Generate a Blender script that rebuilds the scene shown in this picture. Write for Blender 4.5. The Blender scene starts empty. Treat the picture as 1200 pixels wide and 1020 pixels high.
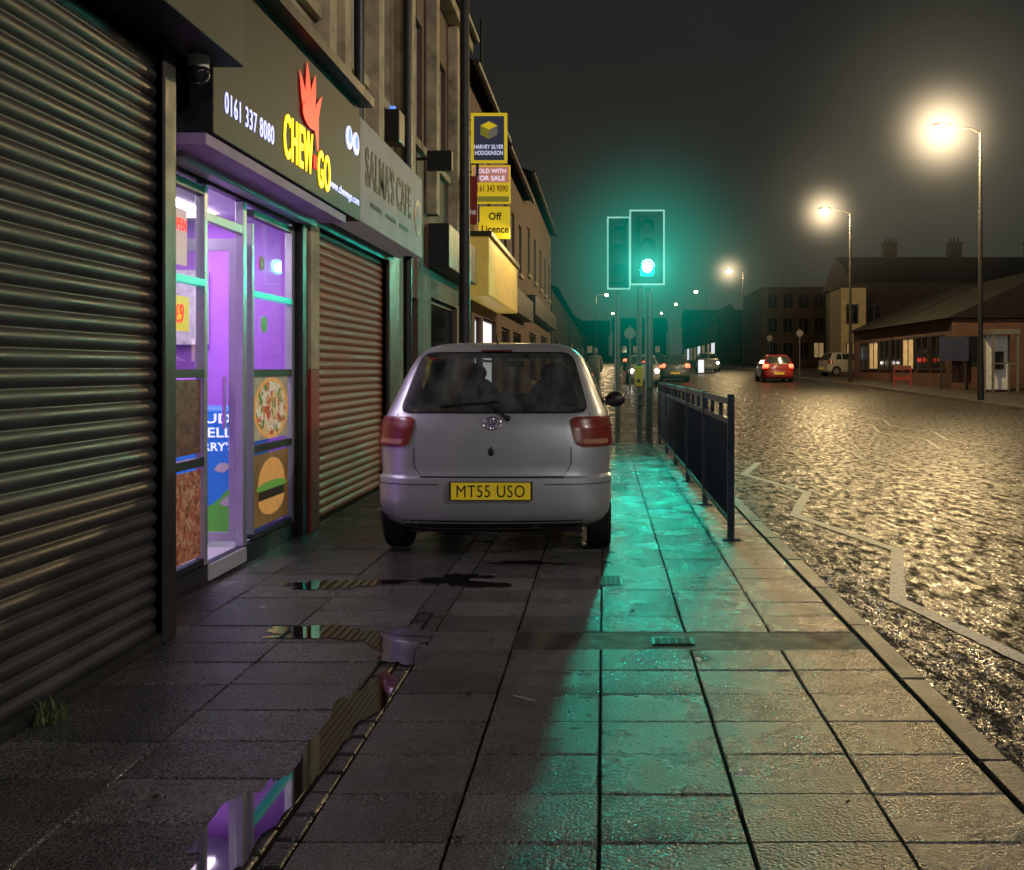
import bpy, bmesh, math, random
from mathutils import Vector
random.seed(7)
C = bpy.context.scene.collection
R = math.radians

def g(y):
    if y < 16: return 0.0
    if y < 24: return 0.02*(y-16)**2/16
    return 0.08+0.02*(min(y,260)-24)

# ---------------- materials ----------------
def mat(name, base=(.5,.5,.5), rough=.5, metal=0, var=0, vscale=6, bump=0, bscale=40, rvar=0, emit=None, es=0, spec=.5, alpha=None, coat=0):
    m = bpy.data.materials.new(name); m.use_nodes = True
    nt = m.node_tree; N = nt.nodes; L = nt.links
    b = N['Principled BSDF']
    b.inputs['Base Color'].default_value = (*base,1)
    b.inputs['Roughness'].default_value = rough
    b.inputs['Metallic'].default_value = metal
    b.inputs['Specular IOR Level'].default_value = spec
    b.inputs['Coat Weight'].default_value = coat
    b.inputs['Coat Roughness'].default_value = .08
    tc = N.new('ShaderNodeTexCoord')
    if var or rvar:
        n = N.new('ShaderNodeTexNoise'); n.inputs['Scale'].default_value = vscale; n.inputs['Detail'].default_value = 6
        n.inputs['Roughness'].default_value = .65
        L.new(tc.outputs['Object'], n.inputs['Vector'])
    if var:
        r = N.new('ShaderNodeMapRange'); r.inputs[1].default_value=.3; r.inputs[2].default_value=.7
        r.inputs[3].default_value = 1-var; r.inputs[4].default_value = 1+var
        L.new(n.outputs['Fac'], r.inputs[0])
        v = N.new('ShaderNodeVectorMath'); v.operation='SCALE'; v.inputs[0].default_value = base
        L.new(r.outputs[0], v.inputs['Scale']); L.new(v.outputs[0], b.inputs['Base Color'])
    if rvar:
        r = N.new('ShaderNodeMapRange'); r.inputs[1].default_value=.3; r.inputs[2].default_value=.7
        r.inputs[3].default_value = max(.03,rough-rvar); r.inputs[4].default_value = rough+rvar
        L.new(n.outputs['Fac'], r.inputs[0]); L.new(r.outputs[0], b.inputs['Roughness'])
    if bump:
        n2 = N.new('ShaderNodeTexNoise'); n2.inputs['Scale'].default_value=bscale; n2.inputs['Detail'].default_value=4
        L.new(tc.outputs['Object'], n2.inputs['Vector'])
        bp = N.new('ShaderNodeBump'); bp.inputs['Strength'].default_value=bump; bp.inputs['Distance'].default_value=.01
        L.new(n2.outputs['Fac'], bp.inputs['Height']); L.new(bp.outputs[0], b.inputs['Normal'])
    if emit:
        b.inputs['Emission Color'].default_value=(*emit,1); b.inputs['Emission Strength'].default_value=es
    return m

def brick_mat(name, c1, c2, mortar, scale=1.0, rough=.7):
    m = mat(name, c1, rough); nt=m.node_tree; N=nt.nodes; L=nt.links; b=N['Principled BSDF']
    tc=N.new('ShaderNodeTexCoord'); s=N.new('ShaderNodeSeparateXYZ'); L.new(tc.outputs['Object'], s.inputs[0])
    a=N.new('ShaderNodeMath'); L.new(s.outputs[0],a.inputs[0]); L.new(s.outputs[1],a.inputs[1])
    c=N.new('ShaderNodeCombineXYZ'); L.new(a.outputs[0],c.inputs[0]); L.new(s.outputs[2],c.inputs[1])
    t=N.new('ShaderNodeTexBrick'); t.inputs['Scale'].default_value=scale
    t.inputs['Brick Width'].default_value=.225; t.inputs['Row Height'].default_value=.075; t.inputs['Mortar Size'].default_value=.01
    t.inputs['Color1'].default_value=(*c1,1); t.inputs['Color2'].default_value=(*c2,1); t.inputs['Mortar'].default_value=(*mortar,1)
    L.new(c.outputs[0], t.inputs['Vector'])
    n=N.new('ShaderNodeTexNoise'); n.inputs['Scale'].default_value=1.5; n.inputs['Detail'].default_value=5; L.new(tc.outputs['Object'],n.inputs['Vector'])
    r=N.new('ShaderNodeMapRange'); r.inputs[3].default_value=.4; r.inputs[4].default_value=1.5; L.new(n.outputs['Fac'],r.inputs[0])
    v=N.new('ShaderNodeVectorMath'); v.operation='SCALE'; L.new(t.outputs['Color'],v.inputs[0]); L.new(r.outputs[0],v.inputs['Scale'])
    L.new(v.outputs[0], b.inputs['Base Color'])
    bp=N.new('ShaderNodeBump'); bp.inputs['Strength'].default_value=.5; bp.inputs['Distance'].default_value=.006; bp.invert=True
    L.new(t.outputs['Fac'],bp.inputs['Height']); L.new(bp.outputs[0],b.inputs['Normal'])
    return m

def slab_mat(name, base, bscale=95, bstr=.9, rlo=.12, rhi=.36, spec=.75):
    m = mat(name, base, .3, spec=spec); nt=m.node_tree; N=nt.nodes; L=nt.links; b=N['Principled BSDF']
    tc=N.new('ShaderNodeTexCoord')
    at=N.new('ShaderNodeAttribute'); at.attribute_name='shade'
    n=N.new('ShaderNodeTexNoise'); n.inputs['Scale'].default_value=2.2; n.inputs['Detail'].default_value=8; n.inputs['Roughness'].default_value=.7
    L.new(tc.outputs['Object'],n.inputs['Vector'])
    n3=N.new('ShaderNodeTexNoise'); n3.inputs['Scale'].default_value=130; n3.inputs['Detail'].default_value=2
    L.new(tc.outputs['Object'],n3.inputs['Vector'])
    r=N.new('ShaderNodeMapRange'); r.inputs[1].default_value=.3; r.inputs[2].default_value=.7; r.inputs[3].default_value=.5; r.inputs[4].default_value=1.5
    L.new(n.outputs['Fac'],r.inputs[0])
    r3=N.new('ShaderNodeMapRange'); r3.inputs[1].default_value=.38; r3.inputs[2].default_value=.66; r3.inputs[3].default_value=.4; r3.inputs[4].default_value=2.2
    L.new(n3.outputs['Fac'],r3.inputs[0])
    mu=N.new('ShaderNodeMath'); mu.operation='MULTIPLY'; L.new(r.outputs[0],mu.inputs[0]); L.new(r3.outputs[0],mu.inputs[1])
    mu2=N.new('ShaderNodeMath'); mu2.operation='MULTIPLY'; L.new(mu.outputs[0],mu2.inputs[0]); L.new(at.outputs['Fac'],mu2.inputs[1])
    v=N.new('ShaderNodeVectorMath'); v.operation='SCALE'; v.inputs[0].default_value=base; L.new(mu2.outputs[0],v.inputs['Scale'])
    L.new(v.outputs[0],b.inputs['Base Color'])
    n2=N.new('ShaderNodeTexNoise'); n2.inputs['Scale'].default_value=2.6; n2.inputs['Detail'].default_value=7; n2.inputs['Roughness'].default_value=.6
    mp=N.new('ShaderNodeMapping'); mp.inputs['Location'].default_value=(5,3,1); L.new(tc.outputs['Object'],mp.inputs[0]); L.new(mp.outputs[0],n2.inputs['Vector'])
    ma=N.new('ShaderNodeMath'); ma.operation='MULTIPLY_ADD'; ma.inputs[1].default_value=.16; L.new(at.outputs['Fac'],ma.inputs[0]); L.new(n2.outputs['Fac'],ma.inputs[2])
    r2=N.new('ShaderNodeMapRange'); r2.inputs[1].default_value=.45; r2.inputs[2].default_value=.85; r2.inputs[3].default_value=rlo; r2.inputs[4].default_value=rhi
    L.new(ma.outputs[0],r2.inputs[0]); L.new(r2.outputs[0],b.inputs['Roughness'])
    nb=N.new('ShaderNodeTexNoise'); nb.inputs['Scale'].default_value=bscale; nb.inputs['Detail'].default_value=2; L.new(tc.outputs['Object'],nb.inputs['Vector'])
    bp=N.new('ShaderNodeBump'); bp.inputs['Strength'].default_value=bstr; bp.inputs['Distance'].default_value=.007
    L.new(nb.outputs['Fac'],bp.inputs['Height'])
    nb2=N.new('ShaderNodeTexNoise'); nb2.inputs['Scale'].default_value=9; nb2.inputs['Detail'].default_value=2; L.new(tc.outputs['Object'],nb2.inputs['Vector'])
    bp2=N.new('ShaderNodeBump'); bp2.inputs['Strength'].default_value=.12; bp2.inputs['Distance'].default_value=.01
    L.new(nb2.outputs['Fac'],bp2.inputs['Height']); L.new(bp.outputs[0],bp2.inputs['Normal'])
    L.new(bp2.outputs[0],b.inputs['Normal'])
    return m

def road_mat():
    m = mat('wet_asphalt',(.03,.028,.026),.25,spec=.7); nt=m.node_tree; N=nt.nodes; L=nt.links; b=N['Principled BSDF']
    tc=N.new('ShaderNodeTexCoord')
    vo=N.new('ShaderNodeTexVoronoi'); vo.inputs['Scale'].default_value=34; L.new(tc.outputs['Object'],vo.inputs['Vector'])
    mp2=N.new('ShaderNodeMapping'); mp2.inputs['Scale'].default_value=(1,.35,1); L.new(tc.outputs['Object'],mp2.inputs[0])
    vo2=N.new('ShaderNodeTexNoise'); vo2.inputs['Scale'].default_value=8; vo2.inputs['Detail'].default_value=5; vo2.inputs['Roughness'].default_value=.7; L.new(mp2.outputs[0],vo2.inputs['Vector'])
    ag=N.new('ShaderNodeTexNoise'); ag.inputs['Scale'].default_value=13; ag.inputs['Detail'].default_value=6; ag.inputs['Roughness'].default_value=.8; L.new(mp2.outputs[0],ag.inputs['Vector'])
    agr=N.new('ShaderNodeMapRange'); agr.inputs[1].default_value=.44; agr.inputs[2].default_value=.58; agr.inputs[3].default_value=0; agr.inputs[4].default_value=1; L.new(ag.outputs['Fac'],agr.inputs[0])
    bp0=N.new('ShaderNodeBump'); bp0.inputs['Strength'].default_value=.7; bp0.inputs['Distance'].default_value=.016; L.new(vo2.outputs['Fac'],bp0.inputs['Height'])
    bp=N.new('ShaderNodeBump'); bp.inputs['Strength'].default_value=.8; bp.inputs['Distance'].default_value=.0055; bp.invert=True
    L.new(vo.outputs['Distance'],bp.inputs['Height']); L.new(bp0.outputs[0],bp.inputs['Normal'])
    r=N.new('ShaderNodeMapRange'); r.inputs[3].default_value=.62; r.inputs[4].default_value=.2; L.new(agr.outputs[0],r.inputs[0]); L.new(r.outputs[0],b.inputs['Roughness'])
    sp=N.new('ShaderNodeMapRange'); sp.inputs[3].default_value=.02; sp.inputs[4].default_value=.9; L.new(agr.outputs[0],sp.inputs[0]); L.new(sp.outputs[0],b.inputs['Specular IOR Level'])
    rc=N.new('ShaderNodeMapRange'); rc.inputs[3].default_value=.2; rc.inputs[4].default_value=2.2; L.new(vo.outputs['Color'],rc.inputs[0])
    ac=N.new('ShaderNodeMapRange'); ac.inputs[3].default_value=.25; ac.inputs[4].default_value=1.9; L.new(agr.outputs[0],ac.inputs[0])
    mm=N.new('ShaderNodeMath'); mm.operation='MULTIPLY'; L.new(rc.outputs[0],mm.inputs[0]); L.new(ac.outputs[0],mm.inputs[1])
    v=N.new('ShaderNodeVectorMath'); v.operation='SCALE'; v.inputs[0].default_value=(.024,.022,.0195); L.new(mm.outputs[0],v.inputs['Scale']); L.new(v.outputs[0],b.inputs['Base Color'])
    L.new(bp.outputs[0],b.inputs['Normal'])
    return m

def blob_mat(name, cols, scale=14, es=.0, rough=.4):
    m=mat(name,(.5,.3,.2),rough); nt=m.node_tree; N=nt.nodes; L=nt.links; b=N['Principled BSDF']
    tc=N.new('ShaderNodeTexCoord'); vo=N.new('ShaderNodeTexVoronoi'); vo.inputs['Scale'].default_value=scale
    n=N.new('ShaderNodeTexNoise'); n.inputs['Scale'].default_value=scale*.8; L.new(tc.outputs['Object'],n.inputs['Vector'])
    mx=N.new('ShaderNodeMix'); mx.data_type='VECTOR'; mx.inputs[0].default_value=.12; L.new(tc.outputs['Object'],mx.inputs[4]); L.new(n.outputs['Color'],mx.inputs[5])
    L.new(mx.outputs[1],vo.inputs['Vector'])
    s=N.new('ShaderNodeSeparateColor'); L.new(vo.outputs['Color'],s.inputs[0])
    cr=N.new('ShaderNodeValToRGB'); cr.color_ramp.interpolation='CONSTANT'
    el=cr.color_ramp.elements
    while len(el)<len(cols): el.new(.5)
    for i,c in enumerate(cols): el[i].position=i/len(cols); el[i].color=(*c,1)
    L.new(s.outputs[0],cr.inputs[0]); L.new(cr.outputs[0],b.inputs['Base Color'])
    if es: L.new(cr.outputs[0],b.inputs['Emission Color']); b.inputs['Emission Strength'].default_value=es
    return m

def glass_mat(name, tint=(1,1,1), refl=.04, rough=.02, fog=0):
    m=bpy.data.materials.new(name); m.use_nodes=True; nt=m.node_tree; N=nt.nodes; L=nt.links
    N.remove(N['Principled BSDF']); out=N['Material Output']
    t=N.new('ShaderNodeBsdfTransparent'); t.inputs[0].default_value=(*tint,1)
    base=t.outputs[0]
    if fog:
        tc=N.new('ShaderNodeTexCoord'); n=N.new('ShaderNodeTexNoise'); n.inputs['Scale'].default_value=5; n.inputs['Detail'].default_value=8; n.inputs['Roughness'].default_value=.7
        mp=N.new('ShaderNodeMapping'); mp.inputs['Scale'].default_value=(1.6,1,.6); L.new(tc.outputs['Object'],mp.inputs[0]); L.new(mp.outputs[0],n.inputs['Vector'])
        r=N.new('ShaderNodeMapRange'); r.inputs[1].default_value=.4; r.inputs[2].default_value=.7; r.inputs[3].default_value=fog*.15; r.inputs[4].default_value=fog; L.new(n.outputs['Fac'],r.inputs[0])
        d=N.new('ShaderNodeBsdfDiffuse'); d.inputs[0].default_value=(.35,.38,.37,1)
        m0=N.new('ShaderNodeMixShader'); L.new(r.outputs[0],m0.inputs[0]); L.new(t.outputs[0],m0.inputs[1]); L.new(d.outputs[0],m0.inputs[2]); base=m0.outputs[0]
    gl=N.new('ShaderNodeBsdfGlossy'); gl.inputs['Roughness'].default_value=rough
    lw=N.new('ShaderNodeLayerWeight'); lw.inputs[0].default_value=.35
    ad=N.new('ShaderNodeMath'); ad.operation='MULTIPLY_ADD'; ad.inputs[1].default_value=.6; ad.inputs[2].default_value=refl; L.new(lw.outputs['Fresnel'],ad.inputs[0])
    mx=N.new('ShaderNodeMixShader'); L.new(ad.outputs[0],mx.inputs[0]); L.new(base,mx.inputs[1]); L.new(gl.outputs[0],mx.inputs[2])
    L.new(mx.outputs[0],out.inputs['Surface'])
    return m

def haze_glow(centre, rad, color, k, p=4.0, res=30, zs=1.0):
    """self-emitting fog grid, added to stand in for lamp-lit haze; thins out from centre"""
    m=bpy.data.materials.new('haze_glow_emission'); m.use_nodes=True; nt=m.node_tree; N=nt.nodes; L=nt.links
    N.remove(N['Principled BSDF']); out=N['Material Output']
    at=N.new('ShaderNodeAttribute'); at.attribute_name='density'
    ml=N.new('ShaderNodeMath'); ml.operation='MULTIPLY'; ml.inputs[1].default_value=k; L.new(at.outputs['Fac'],ml.inputs[0])
    e=N.new('ShaderNodeEmission'); e.inputs[0].default_value=(*color,1); L.new(ml.outputs[0],e.inputs[1]); L.new(e.outputs[0],out.inputs['Volume'])  # the added haze emits its own light; no lamp light is scattered
    me=bpy.data.meshes.new('haze_glow'); o=bpy.data.objects.new('haze_glow',me); C.objects.link(o); o.location=centre; o['kind']='structure'
    me.materials.append(m)
    ng=bpy.data.node_groups.new('haze_glow_grid','GeometryNodeTree')
    ng.interface.new_socket('Geometry',in_out='INPUT',socket_type='NodeSocketGeometry'); ng.interface.new_socket('Geometry',in_out='OUTPUT',socket_type='NodeSocketGeometry')
    N=ng.nodes; L=ng.links; go=N.new('NodeGroupOutput'); N.new('NodeGroupInput')
    vc=N.new('GeometryNodeVolumeCube'); vc.inputs['Min'].default_value=(-rad,-rad,-rad*zs); vc.inputs['Max'].default_value=(rad,rad,rad*zs)
    for q in ('Resolution X','Resolution Y','Resolution Z'): vc.inputs[q].default_value=res
    ps=N.new('GeometryNodeInputPosition'); sc_=N.new('ShaderNodeVectorMath'); sc_.operation='MULTIPLY'; sc_.inputs[1].default_value=(1,1,1/zs); L.new(ps.outputs[0],sc_.inputs[0])
    ln=N.new('ShaderNodeVectorMath'); ln.operation='LENGTH'; L.new(sc_.outputs[0],ln.inputs[0])
    mr=N.new('ShaderNodeMapRange'); mr.inputs[1].default_value=0; mr.inputs[2].default_value=rad*.97; mr.inputs[3].default_value=1; mr.inputs[4].default_value=0; L.new(ln.outputs['Value'],mr.inputs[0])
    pw=N.new('ShaderNodeMath'); pw.operation='POWER'; pw.inputs[1].default_value=p; L.new(mr.outputs[0],pw.inputs[0]); L.new(pw.outputs[0],vc.inputs['Density'])
    sm=N.new('GeometryNodeSetMaterial'); sm.inputs['Material'].default_value=m; L.new(vc.outputs[0],sm.inputs[0]); L.new(sm.outputs[0],go.inputs[0])
    md=o.modifiers.new('haze_glow','NODES'); md.node_group=ng
    return o

M = {}
M['slab']=slab_mat('paving_slab',(.060,.0605,.059),rlo=.13,rhi=.38)
M['slabwet']=slab_mat('wet_paving_slab',(.066,.064,.064),rlo=.07,rhi=.3)
M['sett']=slab_mat('channel_sett',(.03,.028,.026),rlo=.12,rhi=.35)
M['mortar']=mat('mortar',(.010,.009,.008),.8,var=.4,vscale=8,bump=.4,bscale=60,spec=.1)
M['kerb']=slab_mat('kerb_stone',(.06,.057,.052),rlo=.3,rhi=.5)
M['road']=road_mat()
M['ground']=mat('dark_ground',(.03,.029,.027),.5,var=.3,vscale=.5,bump=.3)
M['paint']=mat('road_paint',(.48,.47,.43),.4,var=.6,vscale=22,bump=.9,bscale=60,rvar=.15)
M['paintworn']=mat('worn_road_paint',(.22,.21,.19),.4,var=.8,vscale=5,bump=.8,bscale=60)
M['water']=mat('puddle_water',(.01,.009,.008),.03,spec=.9)
M['shutter']=mat('shutter_steel',(.055,.053,.053),.45,metal=.45,var=.35,vscale=2.5,rvar=.12)
M['shutter2']=mat('red_shutter_steel',(.27,.075,.05),.6,metal=.0,var=.3,vscale=3,rvar=.1,spec=.3)
M['dark']=mat('dark_paint',(.02,.019,.019),.45,var=.3,rvar=.1)
M['black']=mat('black_plastic',(.012,.012,.012),.4)
M['interior']=mat('car_interior',(.05,.05,.05),.8)
M['seat']=mat('seat_fabric',(.13,.13,.135),.9,var=.3)
M['signface']=mat('sign_face',(.018,.017,.022),.55,var=.2,vscale=3,spec=.3)
M['signgrey']=mat('grey_sign_face',(.3,.28,.28),.6,var=.2,vscale=3,spec=.15,emit=(.5,.45,.44),es=.10)  # weak emission stands in for light falling on the sign face
M['render']=mat('tan_render',(.40,.32,.21),.8,var=.5,vscale=2.2,bump=.5,bscale=14)
M['stone']=mat('worn_stone',(.46,.37,.24),.75,var=.5,vscale=3,bump=.4,bscale=20)
M['brick']=brick_mat('brown_brick',(.17,.085,.055),(.12,.06,.04),(.12,.1,.085))
M['brickr']=brick_mat('red_brick',(.14,.05,.03),(.10,.036,.022),(.08,.065,.05))
M['roof']=mat('slate_roof',(.014,.013,.014),.8,var=.35,vscale=5,bump=.5,bscale=8,spec=.1)
M['farwall']=mat('far_wall',(.030,.019,.015),.85,var=.35,vscale=.6)
M['cream']=mat('cream_render',(.42,.34,.2),.8,var=.2,vscale=2)
M['alu']=mat('grey_aluminium',(.42,.43,.47),.35,metal=.5,var=.1)
M['violet']=mat('violet_wall',(.42,.15,.66),.6,var=.06)
M['intfloor']=mat('shop_floor',(.4,.38,.42),.3)
M['ceil']=mat('shop_ceiling',(.65,.6,.7),.6)
M['glass']=glass_mat('window_glass')
M['darkglass']=mat('dark_window',(.012,.013,.015),.06,spec=.8)
M['teal_sheen']=mat('transom_painted_sheen',(.1,.6,.5),.3,emit=(.0,.65,.45),es=.5)  # teal emission stands in for the green signal mirrored in the transom
M['silver']=mat('silver_paint',(.50,.52,.545),.36,metal=.6,var=.09,vscale=2.5,coat=.5)
M['carglass']=mat('car_glass',(.02,.024,.023),.1,spec=.9,rvar=.07,vscale=5,var=.7)
M['carclear']=glass_mat('car_clear_glass',(.86,.9,.88),.05,.06,fog=.22)
M['tyre']=mat('tyre_rubber',(.015,.015,.015),.8,bump=.4,bscale=60,spec=.2)
M['rim']=mat('wheel_rim',(.4,.4,.4),.4,metal=.8)
M['redlens']=mat('red_lens',(.19,.022,.014),.28,coat=.5,var=.5,vscale=25)
M['orangelens']=mat('orange_lens',(.42,.2,.13),.15,coat=1)
M['redlit']=mat('lit_red_lens',(.6,.02,.01),.3,emit=(1,.07,.03),es=9)
M['whitelit']=mat('lit_headlight',(1,1,1),.3,emit=(1,.93,.8),es=14)
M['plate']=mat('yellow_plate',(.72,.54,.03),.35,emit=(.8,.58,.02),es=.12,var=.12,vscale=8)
M['ink']=mat('black_ink',(.01,.01,.01),.5)
M['chrome']=mat('chrome',(.7,.7,.7),.15,metal=1)
M['seam']=mat('panel_gap',(.01,.01,.01),.6)
M['rail']=mat('navy_rail_paint',(.012,.024,.045),.35,var=.2,rvar=.1)
M['pole']=mat('grey_pole',(.16,.16,.15),.4,metal=.4,var=.2)
M['darkpole']=mat('dark_pole',(.025,.023,.022),.5,var=.3)
M['white']=mat('white_paint',(.6,.6,.57),.5)
M['edgewhite']=mat('board_edge',(.45,.5,.48),.4,emit=(.35,.8,.68),es=.5)  # teal emission on the border stands in for the signal's glow
M['green_lit']=mat('lit_green_lens',(0,.3,.2),.3,emit=(0.0,1,.70),es=4000)
M['green_core']=mat('lit_green_core',(1,1,1),.3,emit=(.65,1,.9),es=60)
M['lens_off']=mat('unlit_lens',(.05,.01,.01),.2,coat=.5)
M['amber_off']=mat('unlit_amber_lens',(.05,.03,.01),.2,coat=.5)
M['yellowbox']=mat('yellow_box',(.5,.35,.03),.4,emit=(.6,.4,.02),es=.05)
M['yl']=mat('lit_yellow_letter',(.9,.75,.05),.4,emit=(1,.72,.0),es=1.4)
M['rl']=mat('lit_red_letter',(.6,.02,.02),.4,emit=(1,.012,.01),es=1.1)
M['wl']=mat('lit_white_letter',(.8,.8,.9),.4,emit=(.72,.75,1),es=.85)
M['bl']=mat('lit_blue_white_letter',(.6,.65,.9),.4,emit=(.5,.55,1),es=1.2)
M['wdim']=mat('white_letter',(.7,.69,.67),.4,emit=(.8,.76,.72),es=.22)
M['bluel']=mat('lit_blue',(.1,.2,.9),.4,emit=(.1,.25,1),es=1.2)
M['lampw']=mat('lamp_lens',(1,.8,.5),.3,emit=(1,.85,.55),es=60)
M['lampfar']=mat('far_lamp_lens',(1,.8,.5),.3,emit=(1,.75,.4),es=16)
M['winlit']=mat('lit_window',(1,.8,.5),.4,emit=(1,.72,.38),es=.1,var=.4,vscale=3)
M['winwhite']=mat('lit_white_window',(1,1,1),.4,emit=(.85,.9,1),es=.9)
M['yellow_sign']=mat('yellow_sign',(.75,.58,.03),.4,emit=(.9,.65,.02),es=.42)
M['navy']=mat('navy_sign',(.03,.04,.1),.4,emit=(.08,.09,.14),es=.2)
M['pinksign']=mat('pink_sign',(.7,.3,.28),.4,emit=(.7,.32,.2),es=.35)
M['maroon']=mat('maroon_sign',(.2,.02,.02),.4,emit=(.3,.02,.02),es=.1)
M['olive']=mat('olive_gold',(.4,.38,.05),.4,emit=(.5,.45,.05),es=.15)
M['redp']=mat('red_paint',(.3,.02,.02),.45,var=.2)
M['bluedecal']=mat('blue_decal',(.03,.2,.65),.4,emit=(.02,.2,.7),es=.2)
M['greendecal']=mat('green_decal',(.12,.45,.06),.4,emit=(.1,.4,.05),es=.15)
M['pizza']=blob_mat('pizza_topping',[(.65,.42,.18),(.5,.06,.03),(.75,.6,.4),(.1,.22,.04),(.6,.28,.1),(.7,.62,.5)],26,.3)  # window pictures and posters emit faintly, standing in for shop light behind them
M['kebab']=blob_mat('kebab_meat',[(.12,.05,.035),(.17,.07,.04),(.08,.03,.025),(.2,.1,.06)],30,.12)
M['fries']=blob_mat('kebab_skewers',[(.36,.09,.05),(.42,.17,.08),(.2,.05,.03),(.5,.28,.16)],34,.2)
M['bun']=mat('burger_bun',(.55,.26,.07),.5,emit=(.75,.34,.09),es=.4,var=.3,vscale=20)
M['lettuce']=mat('lettuce_green',(.15,.35,.05),.5,emit=(.15,.35,.05),es=.35)
M['patty']=mat('burger_patty',(.08,.03,.015),.6)
M['posterpink']=mat('poster_pink',(.8,.55,.6),.5,emit=(.8,.5,.6),es=.3)
M['awning']=mat('lit_gold_fascia',(.5,.34,.08),.5,emit=(.9,.6,.1),es=.2,var=.3,vscale=4)

# ---------------- mesh helpers ----------------
class MB:
    def __init__(s): s.v=[]; s.f=[]; s.m=[]
    def quad(s,a,b,c,d,mi=0):
        i=len(s.v); s.v+= [tuple(a),tuple(b),tuple(c),tuple(d)]; s.f.append((i,i+1,i+2,i+3)); s.m.append(mi)
    def poly(s,pts,mi=0):
        i=len(s.v); s.v+=[tuple(p) for p in pts]; s.f.append(tuple(range(i,i+len(pts)))); s.m.append(mi)
    def box(s,x0,x1,y0,y1,z0,z1,mi=0):
        i=len(s.v)
        s.v+=[(x0,y0,z0),(x1,y0,z0),(x1,y1,z0),(x0,y1,z0),(x0,y0,z1),(x1,y0,z1),(x1,y1,z1),(x0,y1,z1)]
        for f in [(0,3,2,1),(4,5,6,7),(0,1,5,4),(1,2,6,5),(2,3,7,6),(3,0,4,7)]:
            s.f.append(tuple(i+k for k in f)); s.m.append(mi)
        return s
    def cyl(s,p0,p1,r0,r1=None,n=16,mi=0,cap=True):
        if r1 is None: r1=r0
        p0=Vector(p0); p1=Vector(p1); d=(p1-p0).normalized()
        a=d.cross(Vector((0,0,1))) if abs(d.z)<.9 else d.cross(Vector((1,0,0)))
        a.normalize(); b=d.cross(a)
        i=len(s.v)
        for k in range(n):
            t=2*math.pi*k/n; o=a*math.cos(t)+b*math.sin(t)
            s.v.append(tuple(p0+o*r0)); s.v.append(tuple(p1+o*r1))
        for k in range(n):
            k2=(k+1)%n
            s.f.append((i+2*k,i+2*k+1,i+2*k2+1,i+2*k2)); s.m.append(mi)
        if cap:
            s.f.append(tuple(i+2*k for k in range(n))); s.m.append(mi)
            s.f.append(tuple(i+2*k+1 for k in reversed(range(n)))); s.m.append(mi)
        return s
    def ell(s,c,r,nu=16,nv=10,mi=0):
        i=len(s.v)
        for a in range(nv+1):
            ph=math.pi*a/nv
            for k in range(nu):
                t=2*math.pi*k/nu
                s.v.append((c[0]+r[0]*math.sin(ph)*math.cos(t),c[1]+r[1]*math.sin(ph)*math.sin(t),c[2]+r[2]*math.cos(ph)))
        for a in range(nv):
            for k in range(nu):
                k2=(k+1)%nu
                s.f.append((i+a*nu+k,i+(a+1)*nu+k,i+(a+1)*nu+k2,i+a*nu+k2)); s.m.append(mi)
        return s
    def make(s,name,mats,parent=None,local=False,smooth=False,bevel=0):
        me=bpy.data.meshes.new(name); off=Vector((0,0,0))
        if parent and not local: off=Vector(parent.location)
        me.from_pydata([(v[0]-off.x,v[1]-off.y,v[2]-off.z) for v in s.v],[],s.f)
        if not isinstance(mats,(list,tuple)): mats=[mats]
        for m in mats: me.materials.append(m)
        for p,mi in zip(me.polygons,s.m): p.material_index=mi
        bm=bmesh.new(); bm.from_mesh(me)
        bmesh.ops.remove_doubles(bm,verts=bm.verts,dist=1e-5)
        bmesh.ops.recalc_face_normals(bm,faces=bm.faces); bm.to_mesh(me); bm.free()
        if smooth:
            for p in me.polygons: p.use_smooth=True
            try: me.set_sharp_from_angle(angle=R(35))
            except Exception: pass
        o=bpy.data.objects.new(name,me); C.objects.link(o)
        if parent: o.parent=parent
        if bevel:
            b=o.modifiers.new('bevel','BEVEL'); b.width=bevel; b.segments=2; b.limit_method='ANGLE'
        return o
def thing(name,label,cat,loc,group=None):
    e=bpy.data.objects.new(name,None); e.location=loc; e.empty_display_size=.2; C.objects.link(e)
    e['label']=label; e['category']=cat
    if group: e['group']=group
    return e
def struct(o): o['kind']='structure'; return o
def tag(o,label,cat,group=None):
    o['label']=label; o['category']=cat
    if group: o['group']=group
    return o

def text(parent,name,s,cx,cy,cz,w,h,face,m,bold=.0,ext=.004,local=False,space=None):
    cu=bpy.data.curves.new('t','FONT'); cu.body=s; cu.align_x='CENTER'; cu.offset=bold; cu.extrude=.02; cu.resolution_u=3
    cu.space_line=.85
    if bold: cu.space_character=1.0+bold*2.5
    if space: cu.space_character=space
    ob=bpy.data.objects.new('t',cu); C.objects.link(ob)
    dg=bpy.context.evaluated_depsgraph_get(); dg.update()
    me=bpy.data.meshes.new_from_object(ob.evaluated_get(dg)); bpy.data.objects.remove(ob)
    xs=[v.co.x for v in me.vertices]; ys=[v.co.y for v in me.vertices]
    x0,x1,y0,y1=min(xs),max(xs),min(ys),max(ys)
    off=Vector((0,0,0)) if local else Vector(parent.location)
    for v in me.vertices:
        u=((v.co.x-x0)/(x1-x0)-.5)*w; k=((v.co.y-y0)/(y1-y0)-.5)*h; n=(v.co.z+.02)/.04*ext
        p=Vector((cx+n,cy+u,cz+k)) if face=='X' else Vector((cx+u,cy-n,cz+k))
        v.co=p-off
    me.name=name; me.materials.clear(); me.materials.append(m)
    o=bpy.data.objects.new(name,me); C.objects.link(o); o.parent=parent
    return o

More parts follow.
